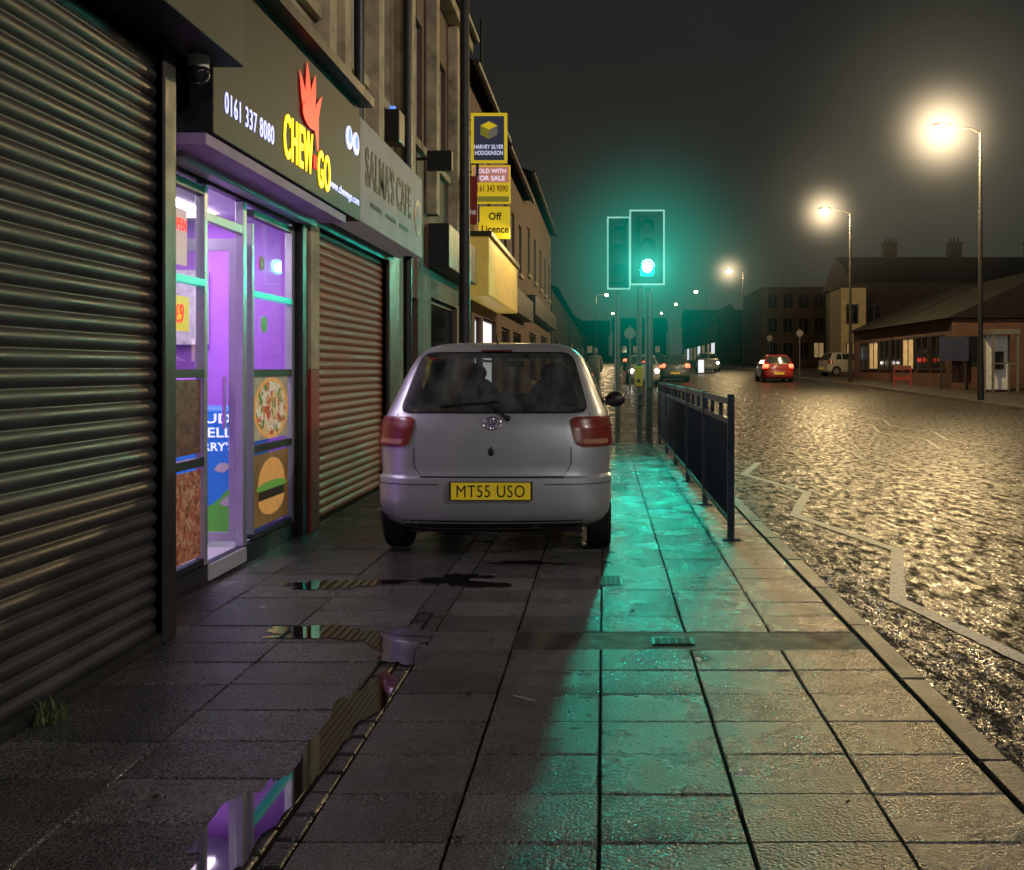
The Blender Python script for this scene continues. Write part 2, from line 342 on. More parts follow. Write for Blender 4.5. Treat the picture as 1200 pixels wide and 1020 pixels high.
# ---------------- ground, pavement, road ----------------
def strip(name,x0,x1,y0,y1,zo,m,n=60):
    b=MB()
    for i in range(n):
        a=y0+(y1-y0)*i/n; c=y0+(y1-y0)*(i+1)/n
        b.quad((x0,a,g(a)+zo),(x1,a,g(a)+zo),(x1,c,g(c)+zo),(x0,c,g(c)+zo))
    return struct(b.make(name,m))
strip('ground',-400,400,-60,900,-.16,M['ground'],240)
strip('road',1.36,12.1,-40,300,-.1,M['road'],170)
strip('pavement_bedding',-2.9,1.3,-10,200,-.012,M['mortar'],120)

def slab(b,sh,x0,x1,y0,y1,zc,tilt=.0028,gap=.0032,bev=.004,th=.012):
    x0+=gap;x1-=gap;y0+=gap;y1-=gap
    ax=random.uniform(-tilt,tilt); ay=random.uniform(-tilt,tilt)
    zf=lambda x,y: zc+g(y)+ax*(x-x0)/(x1-x0)+ay*(y-y0)/(y1-y0)+random.uniform(-.0004,.0004)
    i=len(b.v)
    o=[(x0,y0),(x1,y0),(x1,y1),(x0,y1)]; q=[(x0+bev,y0+bev),(x1-bev,y0+bev),(x1-bev,y1-bev),(x0+bev,y1-bev)]
    b.v+=[(x,y,zf(x,y)-th) for x,y in o]
    b.v+=[(x,y,zf(x,y)) for x,y in q]
    b.f+=[(i+4,i+5,i+6,i+7)]+[(i+k,i+(k+1)%4,i+4+(k+1)%4,i+4+k) for k in range(4)]
    b.m+=[0]*5
    sh+= [random.uniform(.6,1.35)]*8
def shade_obj(b,sh,name,m):
    me=bpy.data.meshes.new(name); me.from_pydata(b.v,[],b.f); me.materials.append(m)
    a=me.attributes.new('shade','FLOAT','POINT')
    for i,v in enumerate(sh): a.data[i].value=v
    o=bpy.data.objects.new(name,me); C.objects.link(o); return struct(o)
b=MB(); sh=[]; b2=MB(); sh2=[]
cols=[(-.84,-.43),(-.43,-.015),(-.015,.4),(.4,.82),(.82,1.23)]
left=[(-2.9,-2.1),(-2.1,-1.55),(-1.55,-1.0)]
d=.323; y=4.75-d*14
while y<120:
    for c in cols:
        if c[0]>-.5 and abs(y-4.75)<.01: continue
        slab(b,sh,c[0],c[1],y,y+d,0)
    for k,c in enumerate(left):
        slab(b2,sh2,c[0],c[1],y+.13,y+.13+d,-.002)
    y+=d
shade_obj(b,sh,'pavement',M['slab']); shade_obj(b2,sh2,'pavement',M['slabwet'])
b=MB(); sh=[]; y=1.0
while y<5.4:
    slab(b,sh,-1.0,-.92,y,y+.16,-.007,bev=.01); slab(b,sh,-.92,-.84,y+.08,y+.24,-.005,bev=.01); y+=.16
shade_obj(b,sh,'pavement_drainage_channel',M['sett'])
b=MB(); sh=[]; y=5.5
while y<60:
    slab(b,sh,-1.0,-.84,y,y+.323,-.001); y+=.323
shade_obj(b,sh,'pavement',M['slab'])
b=MB(); sh=[]; y=-2
while y<150:
    L_=.9
    slab(b,sh,1.235,1.36,y,y+L_,.002,gap=.003,bev=.012,th=.15); y+=L_
shade_obj(b,sh,'kerb',M['kerb'])
b=MB()
b.box(-.43,1.228,4.752,5.07,-.011,-.0035)
struct(b.make('pavement_repair_patch',mat('repair_tarmac',(.016,.015,.014),.5,var=.3,vscale=10,bump=.8,bscale=120,rvar=.15,spec=.35)))
strip('far_pavement',12.24,17,-30,200,.0,M['ground'],100)
b=MB();sh=[];y=-30
while y<150:
    slab(b,sh,12.1,12.24,y,y+3,.004,gap=.004,bev=.02,th=.15); y+=3
shade_obj(b,sh,'far_kerb',M['kerb'])

def puddle(cx,cy,rx,ry,z,seed,n=90):
    rnd=random.Random(seed); ph=[rnd.uniform(0,6.28) for _ in range(7)]
    b=MB(); pts=[]
    for k in range(n):
        t=2*math.pi*k/n
        r=1+.22*math.sin(2*t+ph[0])+.16*math.sin(3*t+ph[1])+.12*math.sin(5*t+ph[2])+.08*math.sin(9*t+ph[3])+.05*math.sin(14*t+ph[4])+.04*math.sin(23*t+ph[5])
        pts.append((cx+rx*r*math.cos(t),cy+ry*r*math.sin(t),z))
    b.poly(pts); return struct(b.make('puddle',M['water']))
puddle(-1.02,2.95,.085,.42,.0012,1)
puddle(-.95,3.85,.085,.5,.0010,2)
puddle(-.95,4.85,.16,.28,.0012,5)
puddle(-1.35,5.05,.32,.13,.0010,9)
puddle(-.85,6.3,.24,.2,.0010,12)
puddle(-1.6,6.2,.35,.12,.0010,15)
puddle(-.35,6.9,.3,.1,.0012,18)

def polyline(pts,w,name,z=-.096):
    b=MB()
    for (x0,y0),(x1,y1) in zip(pts,pts[1:]):
        d=Vector((x1-x0,y1-y0)); n=Vector((-d.y,d.x)).normalized()*w/2; e=d.normalized()*w*.25
        seg=40; rag=[1+random.uniform(-.14,.1) for _ in range(seg+1)]; rag2=[1+random.uniform(-.14,.1) for _ in range(seg+1)]
        for i in range(seg):
            a=Vector((x0,y0))-e+(d+2*e)*i/seg; c=Vector((x0,y0))-e+(d+2*e)*(i+1)/seg
            r0,r1,s0,s1=rag[i],rag[i+1],rag2[i],rag2[i+1]
            b.quad((a.x+n.x*r0,a.y+n.y*r0,g(a.y)+z),(a.x-n.x*s0,a.y-n.y*s0,g(a.y)+z),(c.x-n.x*s1,c.y-n.y*s1,g(c.y)+z),(c.x+n.x*r1,c.y+n.y*r1,g(c.y)+z))
    return b
zz=[(2.25,1.6),(2.3,3.4),(1.78,6.2),(2.26,7.9),(1.82,9.8),(2.3,11.6),(1.86,13.6),(2.3,15.3)]
for par in (0,1):
    b=MB()
    for i in range(1,len(zz)-1):
        if i%2==par:
            bb=polyline([zz[i],zz[i+1]],.10,'z',z=-.096+.0015*par)
            o=len(b.v); b.v+=bb.v; b.f+=[tuple(k+o for k in f) for f in bb.f]; b.m+=bb.m
    struct(b.make('road_marking_zigzag',M['paint']))
for xo,sgn in ((6.1,1),(6.9,-1)):
    pts=[]; yy=18
    k=0
    while yy<44:
        pts.append((xo+.2*sgn*(1 if k%2 else -1),yy)); yy+=2.0; k+=1
    for par in (0,1):
        b=MB()
        for i in range(len(pts)-1):
            if i%2==par:
                bb=polyline([pts[i],pts[i+1]],.06,'z',z=-.096+.0015*par); o=len(b.v); b.v+=bb.v; b.f+=[tuple(k2+o for k2 in f) for f in bb.f]; b.m+=bb.m
        struct(b.make('road_marking_zigzag',M['paintworn']))
b=MB()
for i in range(16):
    y0=48+i*6; bb=polyline([(6.5,y0),(6.5,y0+3)],.1,'z'); o=len(b.v); b.v+=bb.v; b.f+=[tuple(k+o for k in f) for f in bb.f]; b.m+=bb.m
struct(b.make('road_marking_centre_line',M['paintworn']))
b=MB(); random.seed(33)
for i in range(5200):
    yy=2.2+abs(random.gauss(0,4.5)); x=1.40+abs(random.gauss(0,.3)); s=random.uniform(.003,.009)
    if x>3.2 or yy>14: continue
    z=-.1; a0=random.uniform(0,6.28); p=[(x+s*math.cos(a+a0),yy+s*math.sin(a+a0),z) for a in (0.3,2.4,4.5)]; t_=(x,yy,z+s*1.0)
    for k in range(3): b.poly([p[k],p[(k+1)%3],t_])
o=b.make('road_grit',mat('grit',(.10,.095,.085),.25,spec=.8)); o['kind']='stuff'; o['label']='loose wet grit lying in the gutter'; o['category']='grit'

def cover(x,y,w,d,label):
    t=thing('access_cover',label,'cover',(x,y,0),'small iron covers set in the paving')
    MB().box(x-w/2,x+w/2,y-d/2,y+d/2,-.01,.0030).make('cover_frame',M['black'],t)
    b=MB()
    n=5
    for i in range(n):
        for j in range(n):
            b.box(x-w/2+.012+(w-.024)*i/n,x-w/2+.006+(w-.024)*(i+1)/n,y-d/2+.012+(d-.024)*j/n,y-d/2+.006+(d-.024)*(j+1)/n,.003,.0055)
    b.make('cover_plate',mat('wet_iron',(.02,.017,.015),.6,metal=.0),t)
cover(.03,6.3,.17,.28,'small rusty iron cover set in wet paving slabs')
cover(.33,4.9,.2,.13,'dark iron stopcock cover set in the tarmac repair')
cover(.12,11.2,.3,.5,'rectangular iron cover in the pavement near the railing')
leafm=mat('dead_leaf',(.04,.018,.01),.5); litterm=mat('pale_litter',(.6,.6,.57),.5)
random.seed(21)
for i in range(26):
    x=random.uniform(-1.9,1.1); yy=random.uniform(2.3,7.0); s=random.uniform(.008,.02); a=random.uniform(0,6.28)
    b=MB(); pts=[]
    for k in range(10):
        t=k*.628; r=s*(1 if k%2 else .62)*(1.5 if k in(2,7) else 1)
        pts.append((x+r*math.cos(t+a),yy+r*math.sin(t+a)*.8,.007+.005*math.sin(t)))
    b.poly(pts)
    if i%5: tag(b.make('dead_leaf',leafm),'small dark fallen leaf lying on wet paving','leaf','fallen leaves on the pavement')
    else: tag(b.make('scrap_of_litter',litterm),'tiny pale scrap of litter on wet paving','litter','scraps of litter')
b=MB(); b.cyl((-.36,4.05,.01),(-.27,3.98,.012),.003,.002,6); tag(b.make('twig',litterm),'thin pale stick lying on the paving','twig')
b=MB(); random.seed(4)
for i in range(46):
    bx=-2.06+random.uniform(-.02,.06); by=3.78+random.uniform(-.06,.06); a=random.uniform(0,6.28); l=random.uniform(.03,.085); ln=random.uniform(.3,1.0)
    p=Vector((bx,by,0)); tip=p+Vector((math.cos(a)*l*ln,math.sin(a)*l*ln,l)); mid=(p+tip)/2+Vector((0,0,.012)); sd=Vector((-math.sin(a),math.cos(a),0))*.0035
    b.quad(p-sd,p+sd,mid+sd,mid-sd); b.poly([mid-sd,mid+sd,tip])
o=b.make('weeds',mat('weed_green',(.07,.11,.03),.6)); o['label']='tuft of green weeds at the foot of the shutter'; o['category']='weeds'; o['kind']='stuff'

# ---------------- left buildings ----------------
def facade(b,X,y0,y1,z0,z1,ops,depth=.14,mi=0):
    ys=sorted(set([y0,y1]+[v for o in ops for v in o[:2]])); zs=sorted(set([z0,z1]+[v for o in ops for v in o[2:]]))
    for i in range(len(ys)-1):
        for j in range(len(zs)-1):
            cy=(ys[i]+ys[i+1])/2; cz=(zs[j]+zs[j+1])/2
            if any(o[0]<cy<o[1] and o[2]<cz<o[3] for o in ops): continue
            b.quad((X,ys[i],zs[j]),(X,ys[i+1],zs[j]),(X,ys[i+1],zs[j+1]),(X,ys[i],zs[j+1]),mi)
    for a,c,d,e in ops:
        b.quad((X,a,d),(X,c,d),(X-depth,c,d),(X-depth,a,d),mi); b.quad((X,a,e),(X,c,e),(X-depth,c,e),(X-depth,a,e),mi)
        b.quad((X,a,d),(X,a,e),(X-depth,a,e),(X-depth,a,d),mi); b.quad((X,c,d),(X,c,e),(X-depth,c,e),(X-depth,c,d),mi)
def window(t,X,a,c,d,e,pane=None,framem=None,depth=.12):
    fm=framem or M['white']
    b=MB(); fx0,fx1=X-depth,X-depth+.05; k=.06
    b.box(fx0,fx1,a,a+k,d,e); b.box(fx0,fx1,c-k,c,d,e); b.box(fx0,fx1,a+k,c-k,e-k,e); b.box(fx0,fx1,a+k,c-k,d,d+k); b.box(fx0+.002,fx1-.004,a+k,c-k,(d+e)/2-.025,(d+e)/2+.025)
    f=b.make('window',fm,t)
    p=MB().box(fx0+.01,fx0+.02,a+k,c-k,d+k,e-k).make('pane',pane or M['darkglass'],t); p.parent=f
    s=MB().box(X-depth,X+.07,a-.08,c+.08,d-.1,d-.003).make('sill',M['stone'],t); s.parent=f
def roof_left(t,X,y0,y1,h,rh=1.8,depth=8,over=.2):
    b=MB(); b.poly([(X+over,y0,h),(X+over,y1,h),(X-depth/2,y1,h+rh),(X-depth/2,y0,h+rh)]); b.poly([(X-depth,y0,h),(X-depth,y1,h),(X-depth/2,y1,h+rh),(X-depth/2,y0,h+rh)])
    b.poly([(X+over,y0,h),(X-depth/2,y0,h+rh),(X-depth,y0,h)]); b.poly([(X+over,y1,h),(X-depth/2,y1,h+rh),(X-depth,y1,h)])
    b.poly([(X+over,y0,h),(X+over,y1,h),(X-depth,y1,h),(X-depth,y0,h)])
    b.make('roof',M['roof'],t)
    MB().cyl((X+over+.05,y0,h-.03),(X+over+.05,y1,h-.03),.06,n=10).make('gutter',M['dark'],t)
def backwalls(b,X,y0,y1,z0,h,depth=8,mi=0):
    b.quad((X,y0,z0),(X-depth,y0,z0),(X-depth,y0,h),(X,y0,h),mi); b.quad((X,y1,z0),(X-depth,y1,z0),(X-depth,y1,h),(X,y1,h),mi)
    b.quad((X-depth,y0,z0),(X-depth,y1,z0),(X-depth,y1,h),(X-depth,y0,h),mi)
def shutter(t,X,y0,y1,z0,z1,m,pitch=.075,dep=.018):
    b=MB(); n=int((z1-z0)/pitch); prof=[]; rnd=random.Random(3)
    for i in range(n):
        z=z0+i*pitch; j=rnd.uniform(-.002,.002)
        for k,(dz,dx) in enumerate([(0,-.006),(.006,0),(.2*pitch,.5*dep),(.5*pitch,dep),(.8*pitch,.55*dep),(pitch-.006,0)]): prof.append((z+dz,X+dx+j))
    for (za,xa),(zb,xb) in zip(prof,prof[1:]):
        b.quad((xa,y0,za),(xa,y1,za),(xb,y1,zb),(xb,y0,zb))
    o=b.make('roller_shutter',m,t,smooth=False)
    for p in o.data.polygons: p.use_smooth=True
    return o

A=thing('shuttered_shop','shop unit with dark steel roller shutter closed','shop',(-2.1,2,0))
b=MB(); facade(b,-2.1,-4,5.0,-.05,6.9,[(-1.5,4.86,.0,2.84)],depth=.1); b.quad((-2.1,5.0,-.05),(-2.4,5.0,-.05),(-2.4,5.0,6.9),(-2.1,5.0,6.9)); backwalls(b,-2.105,-4,4.99,-.05,6.9,3)
b.make('wall',M['dark'],A)
o=shutter(A,-2.14,-1.5,4.86,.03,2.84,M['shutter'])
MB().box(-2.15,-2.085,4.86,4.995,0,2.84).make('shutter_guide',M['dark'],A,bevel=.008)
MB().box(-2.15,-2.1,-1.5,4.86,0,.05).make('bottom_rail',M['dark'],A)
b=MB(); b.box(-2.098,-1.86,-4,5.3,2.86,3.6); b.box(-2.098,-1.84,-4,5.32,3.6,3.68); b.make('fascia',mat('old_fascia',(.03,.026,.023),.6,var=.4,vscale=2),A,bevel=.01)
roof_left(A,-2.1,-4,5.0,6.9,depth=6)
t=thing('security_camera','small dome security camera hanging under the fascia','camera',(-2.02,5.1,2.86))
MB().cyl((-2.02,5.1,2.86),(-2.02,5.1,2.8),.05).make('bracket',M['white'],t)
MB().ell((-2.02,5.1,2.775),(.055,.055,.055)).make('dome',M['darkglass'],t,smooth=True)

X=-2.4
B=thing('takeaway_shop','lit takeaway shopfront with violet interior and glazed door','shop',(-2.4,6.8,0))
b=MB(); ops=[(5.62,7.95,.12,2.42)]
upB=[(5.6,6.6,4.3,6.0),(7.5,8.4,4.3,6.0)]
facade(b,X,5.0,8.42,-.05,3.5,ops,depth=.05); b.make('lower_wall',M['dark'],B)
b=MB(); facade(b,X-.01,5.0,8.72,3.5,6.9,upB); backwalls(b,X-.01,5.0,8.72,3.5,6.9)
b.make('wall',M['render'],B)
for w in upB: window(B,X-.01,*w)
b=MB()
for yy in (5.1,6.9,8.62): b.box(X-.01,X+.12,yy-.11,yy+.11,3.5,6.75)
b.box(X-.01,X+.16,5.0,8.72,6.75,6.9); b.make('pilaster',M['stone'],B)
roof_left(B,X,5.0,8.72,6.9)
b=MB(); x0,x1,y0,y1,z0,z1=-5.6,-2.46,5.3,8.3,.1,2.5
b.quad((x0,y1,z0),(x1,y1,z0),(x1,y1,z1),(x0,y1,z1)); b.quad((x0,y0,z0),(x1,y0,z0),(x1,y0,z1),(x0,y0,z1)); b.quad((x0,y0,z0),(x0,y1,z0),(x0,y1,z1),(x0,y0,z1))
b.make('interior_wall',M['violet'],B)
MB().box(x0,x1,y0,y1,.06,.1).make('interior_floor',M['intfloor'],B); MB().box(x0,x1,y0,y1,2.5,2.54).make('interior_ceiling',M['ceil'],B)
b=MB(); b.box(-3.6,-3.0,5.8,7.9,2.47,2.495); b.make('ceiling_light_panel',mat('light_panel',(1,1,1),.5,emit=(.95,.77,1),es=14),B)
b=MB(); b.box(-4.6,-3.2,8.24,8.29,1.5,2.1); b.make('menu_board',mat('menu_board',(.8,.75,.8),.5,emit=(.7,.6,.8),es=.3,var=.5,vscale=12),B)
b=MB(); b.box(-5.4,-3.5,7.5,8.2,.1,1.05); b.make('counter',mat('counter_front',(.5,.48,.55),.4,var=.1),B)
b=MB(); fx0,fx1=X-.06,X-.005
def vb(y_,w=.05,z0=.12,z1=2.42): b.box(fx0,fx1,y_-w/2,y_+w/2,z0,z1)
vb(5.645); vb(6.19); vb(6.86,.07); vb(7.92,.06); vb(7.02,.04,.17,2.3)
b.box(fx0+.003,fx1-.003,6.215,6.825,2.2,2.26)
b.make('shopfront_frame',M['alu'],B,bevel=.004)
for a,c in ((5.67,6.165),(7.04,7.89)):
    for z in (.13,.74,1.27,2.37): MB().box(fx0+.002,fx1-.002,a,c,z-.02 if z>.2 else z,z+.03).make('glazing_bar',M['dark'],B)
for a,c in ((5.67,6.165),(7.04,7.89)): MB().box(fx0+.002,fx1+.004,a,c,1.8,1.84).make('transom_bar',M['teal_sheen'],B)  # plain transom bars; their teal reflection is put in as glow
b=MB(); b.box(X-.3,X+.012,6.2,6.84,.02,.115); b.make('doorstep',mat('pale_threshold',(.5,.48,.5),.4),B)
for a,c in ((5.67,6.165),(7.04,7.89)):
    b=MB(); b.quad((-2.436,a,1.3),(-2.436,c,1.3),(-2.436,c,2.37),(-2.436,a,2.37)); b.make('pane',M['glass'],B)
D=MB(); D.box(-3.05,-2.47,6.90,6.94,.14,.2); D.box(-3.05,-2.47,6.90,6.94,2.1,2.18); D.box(-3.05,-2.99,6.90,6.94,.2,2.1); D.box(-2.53,-2.47,6.90,6.94,.2,2.1)
dd=D.make('door',M['alu'],B); 
p=MB().box(-2.56,-2.545,6.86,6.899,.9,1.25).make('handle',M['chrome'],B); p.parent=dd
def poster(y0,y1,z0,z1,m,nm='poster'):
    return MB().box(-2.431,-2.424,y0,y1,z0,z1).make(nm,m,B)
poster(5.69,6.15,.80,1.24,M['kebab'],'kebab_photo_panel'); poster(5.69,6.15,.18,.70,M['fries'],'skewer_photo_panel')
cream=mat('poster_cream',(.42,.35,.25),.5,emit=(.5,.42,.3),es=.15,var=.4,vscale=10)  # poster colours carry the shop's backlight as weak emission
poster(7.06,7.86,.80,1.25,cream,'pizza_photo_panel'); poster(7.06,7.86,.19,.70,mat('poster_yellow',(.22,.11,.04),.5,emit=(.3,.15,.04),es=.2,var=.6,vscale=7),'burger_photo_panel')
def discX(parent,name,y_,z_,ry,rz,xo,m,n=32,a0=0,a1=6.2832):
    b=MB(); b.poly([(xo,y_+ry*math.cos(a0+(a1-a0)*k/n),z_+rz*math.sin(a0+(a1-a0)*k/n)) for k in range(n+(1 if a1-a0<6 else 0))]); return b.make(name,m,parent)
discX(B,'pizza_crust_picture',7.46,1.02,.385,.222,-2.4225,M['bun'])
discX(B,'pizza_picture',7.46,1.02,.345,.195,-2.421,M['pizza'])
discX(B,'bun_picture',7.46,.47,.3,.19,-2.421,M['bun'],a0=0,a1=3.1416)
b=MB(); b.poly([(-2.4195,7.46+.33*math.cos(k*.2)*(1+.05*math.sin(k*3)),.455+.04*math.sin(k*.2)) for k in range(31)]); b.make('lettuce_picture',M['lettuce'],B)
MB().box(-2.421,-2.4185,7.18,7.74,.37,.435).make('patty_picture',M['patty'],B)
discX(B,'bun_picture',7.46,.37,.29,.12,-2.421,M['bun'],a0=3.1416,a1=6.2832)
MB().box(-2.431,-2.424,5.72,5.95,1.9,2.22).make('poster',M['posterpink'],B); text(B,'poster_lettering','OPEN',-2.423,5.835,2.13,.2,.07,'X',M['rl'],.005)
MB().box(-2.431,-2.424,5.7,5.98,1.52,1.72).make('poster',M['yellow_sign'],B); text(B,'poster_lettering','£9',-2.423,5.84,1.62,.12,.11,'X',M['rl'],.005)
b=MB(); b.cyl((-2.428,7.25,2.05),(-2.421,7.25,2.05),.05,n=24); b.make('round_sticker',M['redp'],B)
b=MB(); b.cyl((-2.428,7.3,1.62),(-2.421,7.3,1.62),.06,n=24); b.make('round_sticker',M['greendecal'],B)
F=thing('ice_cream_freezer','blue and green decorated ice cream freezer inside the shop','freezer',(-2.95,7.6,.1))
MB().box(-3.3,-2.6,7.3,7.95,.1,1.02).make('cabinet',M['bluedecal'],F,bevel=.02)
b=MB(); b.poly([(-3.28,7.295,.14)]+[(-3.28+.66*k/16,7.295,.42+.1*math.sin(k*.45)) for k in range(17)]+[(-2.62,7.295,.14)]); b.make('hill_decal',M['greendecal'],F)
text(F,'lettering','PROUD',-2.88,7.294,.95,.44,.07,'C',M['wl'],.01); text(F,'lettering','TO SELL',-2.87,7.294,.85,.44,.07,'C',M['wl'],.01); text(F,'lettering',"BEN & JERRY'S",-2.92,7.294,.74,.56,.08,'C',M['wl'],.01)
for (cx,cz) in ((-2.72,.6),(-2.68,.36),(-2.9,.5)):
    b=MB(); b.poly([(cx+.05*math.cos(k*.4)*(1+.25*math.sin(k*.8)),7.292,cz+.035*math.sin(k*.4)) for k in range(16)]); b.make('cloud_decal',M['white'],F)
b=MB(); b.box(-2.39,-2.12,5.45,8.4,2.50,2.56); b.make('soffit',mat('soffit_violet_glow',(.22,.15,.26),.6,emit=(.5,.22,.7),es=.05,var=.4,vscale=3),B)  # violet light under the sign is put into the soffit's colour and emission
MB().box(-2.39,-2.3,5.6,8.2,2.44,2.499).make('shutter_box',mat('pale_shutter_box',(.4,.4,.42),.4),B)
MB().box(X-.01,X+.05,7.99,8.12,0,2.5).make('pier',M['dark'],B)
MB().box(X-.01,X+.07,8.14,8.38,0,1.3).make('pier_base',M['redp'],B); MB().box(X-.01,X+.07,8.14,8.38,1.303,2.5).make('pier',M['render'],B)

S=thing('takeaway_sign','black fascia sign with glowing yellow and red letters','sign',(-2.1,7.2,3.1))
MB().box(-2.38,-2.1,5.5,8.8,2.57,3.55).make('sign_box',M['signface'],S,bevel=.006)
b=MB(); b.box(-2.39,-1.98,5.48,8.82,3.551,3.63); b.make('cornice',M['dark'],S)
sx=-2.098
text(S,'phone_number','0161 337 8080',sx,6.08,2.78,.84,.12,'X',M['bl'],.0,space=1.12)
text(S,'lettering','CHEW',sx,7.03,2.84,.66,.30,'X',M['yl'],.014,.008,space=1.14)
text(S,'lettering','N',sx,7.42,2.80,.07,.10,'X',M['rl'],.01,.008)
text(S,'lettering','GO',sx,7.66,2.78,.33,.28,'X',M['yl'],.014,.008,space=1.14)
text(S,'web_address','www.chewngo.com',sx,8.28,2.72,.95,.09,'X',M['bl'],.0,space=1.1)
b=MB()
def plume(y_,z_,w,h,lean,dx=0):
    pts=[]
    for k in range(15):
        t=k/14; pts.append((sx+.01+dx,y_+lean*t*t-w/2*math.sin(math.pi*(t*.8+.2)),z_+h*t))
    for k in range(15):
        t=1-k/14; pts.append((sx+.01+dx,y_+lean*t*t+w/2*math.sin(math.pi*(t*.8+.2)),z_+h*t))
    b.poly(pts)
plume(7.14,3.1,.13,.26,-.12,.000); plume(7.23,3.12,.13,.35,-.03,.001); plume(7.33,3.12,.13,.31,.08,.002); plume(7.42,3.08,.11,.24,.16,.003)
pts=[(sx+.015,7.28+.2*math.cos(k*.3),3.1+.09*math.sin(k*.3)) for k in range(21)]; b.poly(pts)
b.poly([(sx+.016,7.34,3.06),(sx+.016,7.47,3.1),(sx+.016,7.47,2.9),(sx+.016,7.43,2.88),(sx+.016,7.40,2.98)])
b.make('red_plume_emblem',M['rl'],S)
for yy in (8.4,8.63):
    b=MB(); b.cyl((sx,yy,3.2),(sx+.012,yy,3.2),.095,n=28); b.make('round_icon',M['wl'],S)
    b=MB(); b.cyl((sx+.013,yy,3.2),(sx+.016,yy,3.2),.05,n=20); b.cyl((sx+.013,yy,3.25),(sx+.016,yy,3.25),.03,n=6); b.make('icon_mark',M['bluel'],S)

Cc=thing('cafe_building','closed cafe with reddish roller shutter and tan upper wall','shop',(-2.4,10.3,0))
b=MB(); facade(b,X,8.42,12.0,-.05,3.5,[(8.5,11.25,.0,2.5)],depth=.1); b.make('lower_wall',M['dark'],Cc)
shutter(Cc,X-.05,8.5,11.25,.02,2.5,M['shutter2'])
MB().box(X-.04,X+.03,11.25,11.33,0,2.5).make('shutter_guide',M['dark'],Cc); MB().box(X-.04,X+.03,8.43,8.5,0,2.5).make('shutter_guide',M['dark'],Cc)
b=MB(); upC=[(9.35,10.15,4.2,5.9),(10.75,11.5,4.2,5.9)]
facade(b,X-.01,8.72,12.0,3.5,6.9,upC); backwalls(b,X-.01,8.72,12.0,3.5,6.9); b.make('wall',M['render'],Cc)
for w in upC: window(Cc,X-.01,*w)
b=MB()
for yy in (9.1,10.45,11.85): b.box(X-.01,X+.13,yy-.12,yy+.12,3.62,6.75)
b.box(X-.01,X+.17,8.72,12.0,6.75,6.9); b.box(X-.01,X+.1,8.72,12,3.5,3.62); b.make('pilaster',M['stone'],Cc)
roof_left(Cc,X,8.72,12.0,6.9)
b=MB(); b.cyl((X+.17,9.33,2.6),(X+.17,9.33,6.8),.05); b.make('drainpipe',M['black'],Cc); b=MB(); b.cyl((X+.17,11.62,0),(X+.17,11.62,6.8),.05); b.make('drainpipe',M['black'],Cc)
S2=thing('cafe_sign','pale grey fascia sign with dark cafe name and emblem','sign',(-2.1,10.3,3))
MB().box(-2.38,-2.1,8.82,11.8,2.58,3.48).make('sign_box',M['signgrey'],S2,bevel=.006)
sdk=mat('dark_sign_letter',(.02,.015,.015),.5,spec=.1)
text(S2,'lettering',"SALMA'S CAFE",sx,10.05,3.1,2.1,.36,'X',sdk,.02)
b=MB()
for k in range(3): b.box(sx,sx+.004,9.2+k*.65,9.65+k*.65,2.76,2.80)
b.make('small_print',sdk,S2)
b=MB(); b.cyl((sx,11.52,3.0),(sx+.006,11.52,3.0),.2,n=30); b.make('emblem',mat('gold_emblem',(.5,.3,.15),.4),S2)
b=MB(); b.cyl((sx+.007,11.52,3.0),(sx+.01,11.52,3.0),.15,n=30); b.make('emblem_centre',M['signgrey'],S2)
t=thing('projecting_box_sign','dark box sign projecting from the wall','sign',(-2.2,11.9,3.6)); MB().box(-2.27,-1.95,13.1,13.2,3.85,4.1).make('sign_panel',M['black'],t); MB().cyl((-2.42,13.15,4.0),(-2.27,13.15,4.0),.02).make('bracket',M['black'],t)
t=thing('alarm_box','dark alarm box fixed to the tan wall','alarm',(-2.3,10.9,4.1)); MB().box(-2.41,-2.2,11.0,11.3,3.75,4.1).make('casing',M['black'],t,bevel=.01); MB().cyl((-2.3,11.15,4.1),(-2.3,11.15,4.16),.03).make('beacon',M['bluel'],t)

def shop(name,label,y0,y1,h,wm,ops_low,ops_up,fascia,fm,roofh=1.8,lowpane=None):
    t=thing(name,label,'building',(X,(y0+y1)/2,g(y0)))
    zb=g(y0)-.05; b=MB(); facade(b,X,y0,y1,zb,h,ops_low+ops_up); backwalls(b,X,y0,y1,zb,h); b.make('wall',wm,t)
    for w in ops_up: window(t,X,*w)
    for w in ops_low: window(t,X,*w,pane=lowpane,framem=M['dark'])
    if fascia: MB().box(X,X+.28,fascia[0],fascia[1],fascia[2],fascia[3]).make('fascia',fm,t,bevel=.01)
    roof_left(t,X,y0,y1,h,roofh); return t
D_=shop('brick_shop','brown brick shop with recessed doorway and tan upper wall',12.0,17.2,6.85,M['brick'],[(12.35,13.2,.02,2.2),(14.2,16.7,.7,2.3)],[(12.6,13.5,4.2,5.8),(14.6,15.5,4.2,5.8)],(14.0,17.0,2.7,3.3),M['dark'])
b=MB()
for yy in (12.15,13.95,15.9,17.0): b.box(X,X+.14,yy-.13,yy+.13,3.4,6.6)
b.box(X,X+.2,12.0,17.2,6.6,6.8); b.make('pilaster',M['stone'],D_)
E_=shop('lit_corner_shop','off licence with glowing golden fascia and bright windows',17.2,23.2,6.5,M['brickr'],[(17.6,18.6,.6,2.35),(19.0,20.0,.1,2.3),(20.3,22.8,.6,2.35)],[(18,19,4.2,5.6),(20.6,21.6,4.2,5.6)],None,None,lowpane=M['winwhite'])
MB().box(X+.005,X+.45,17.35,23.0,2.55,3.55).make('fascia',M['awning'],E_,bevel=.02)
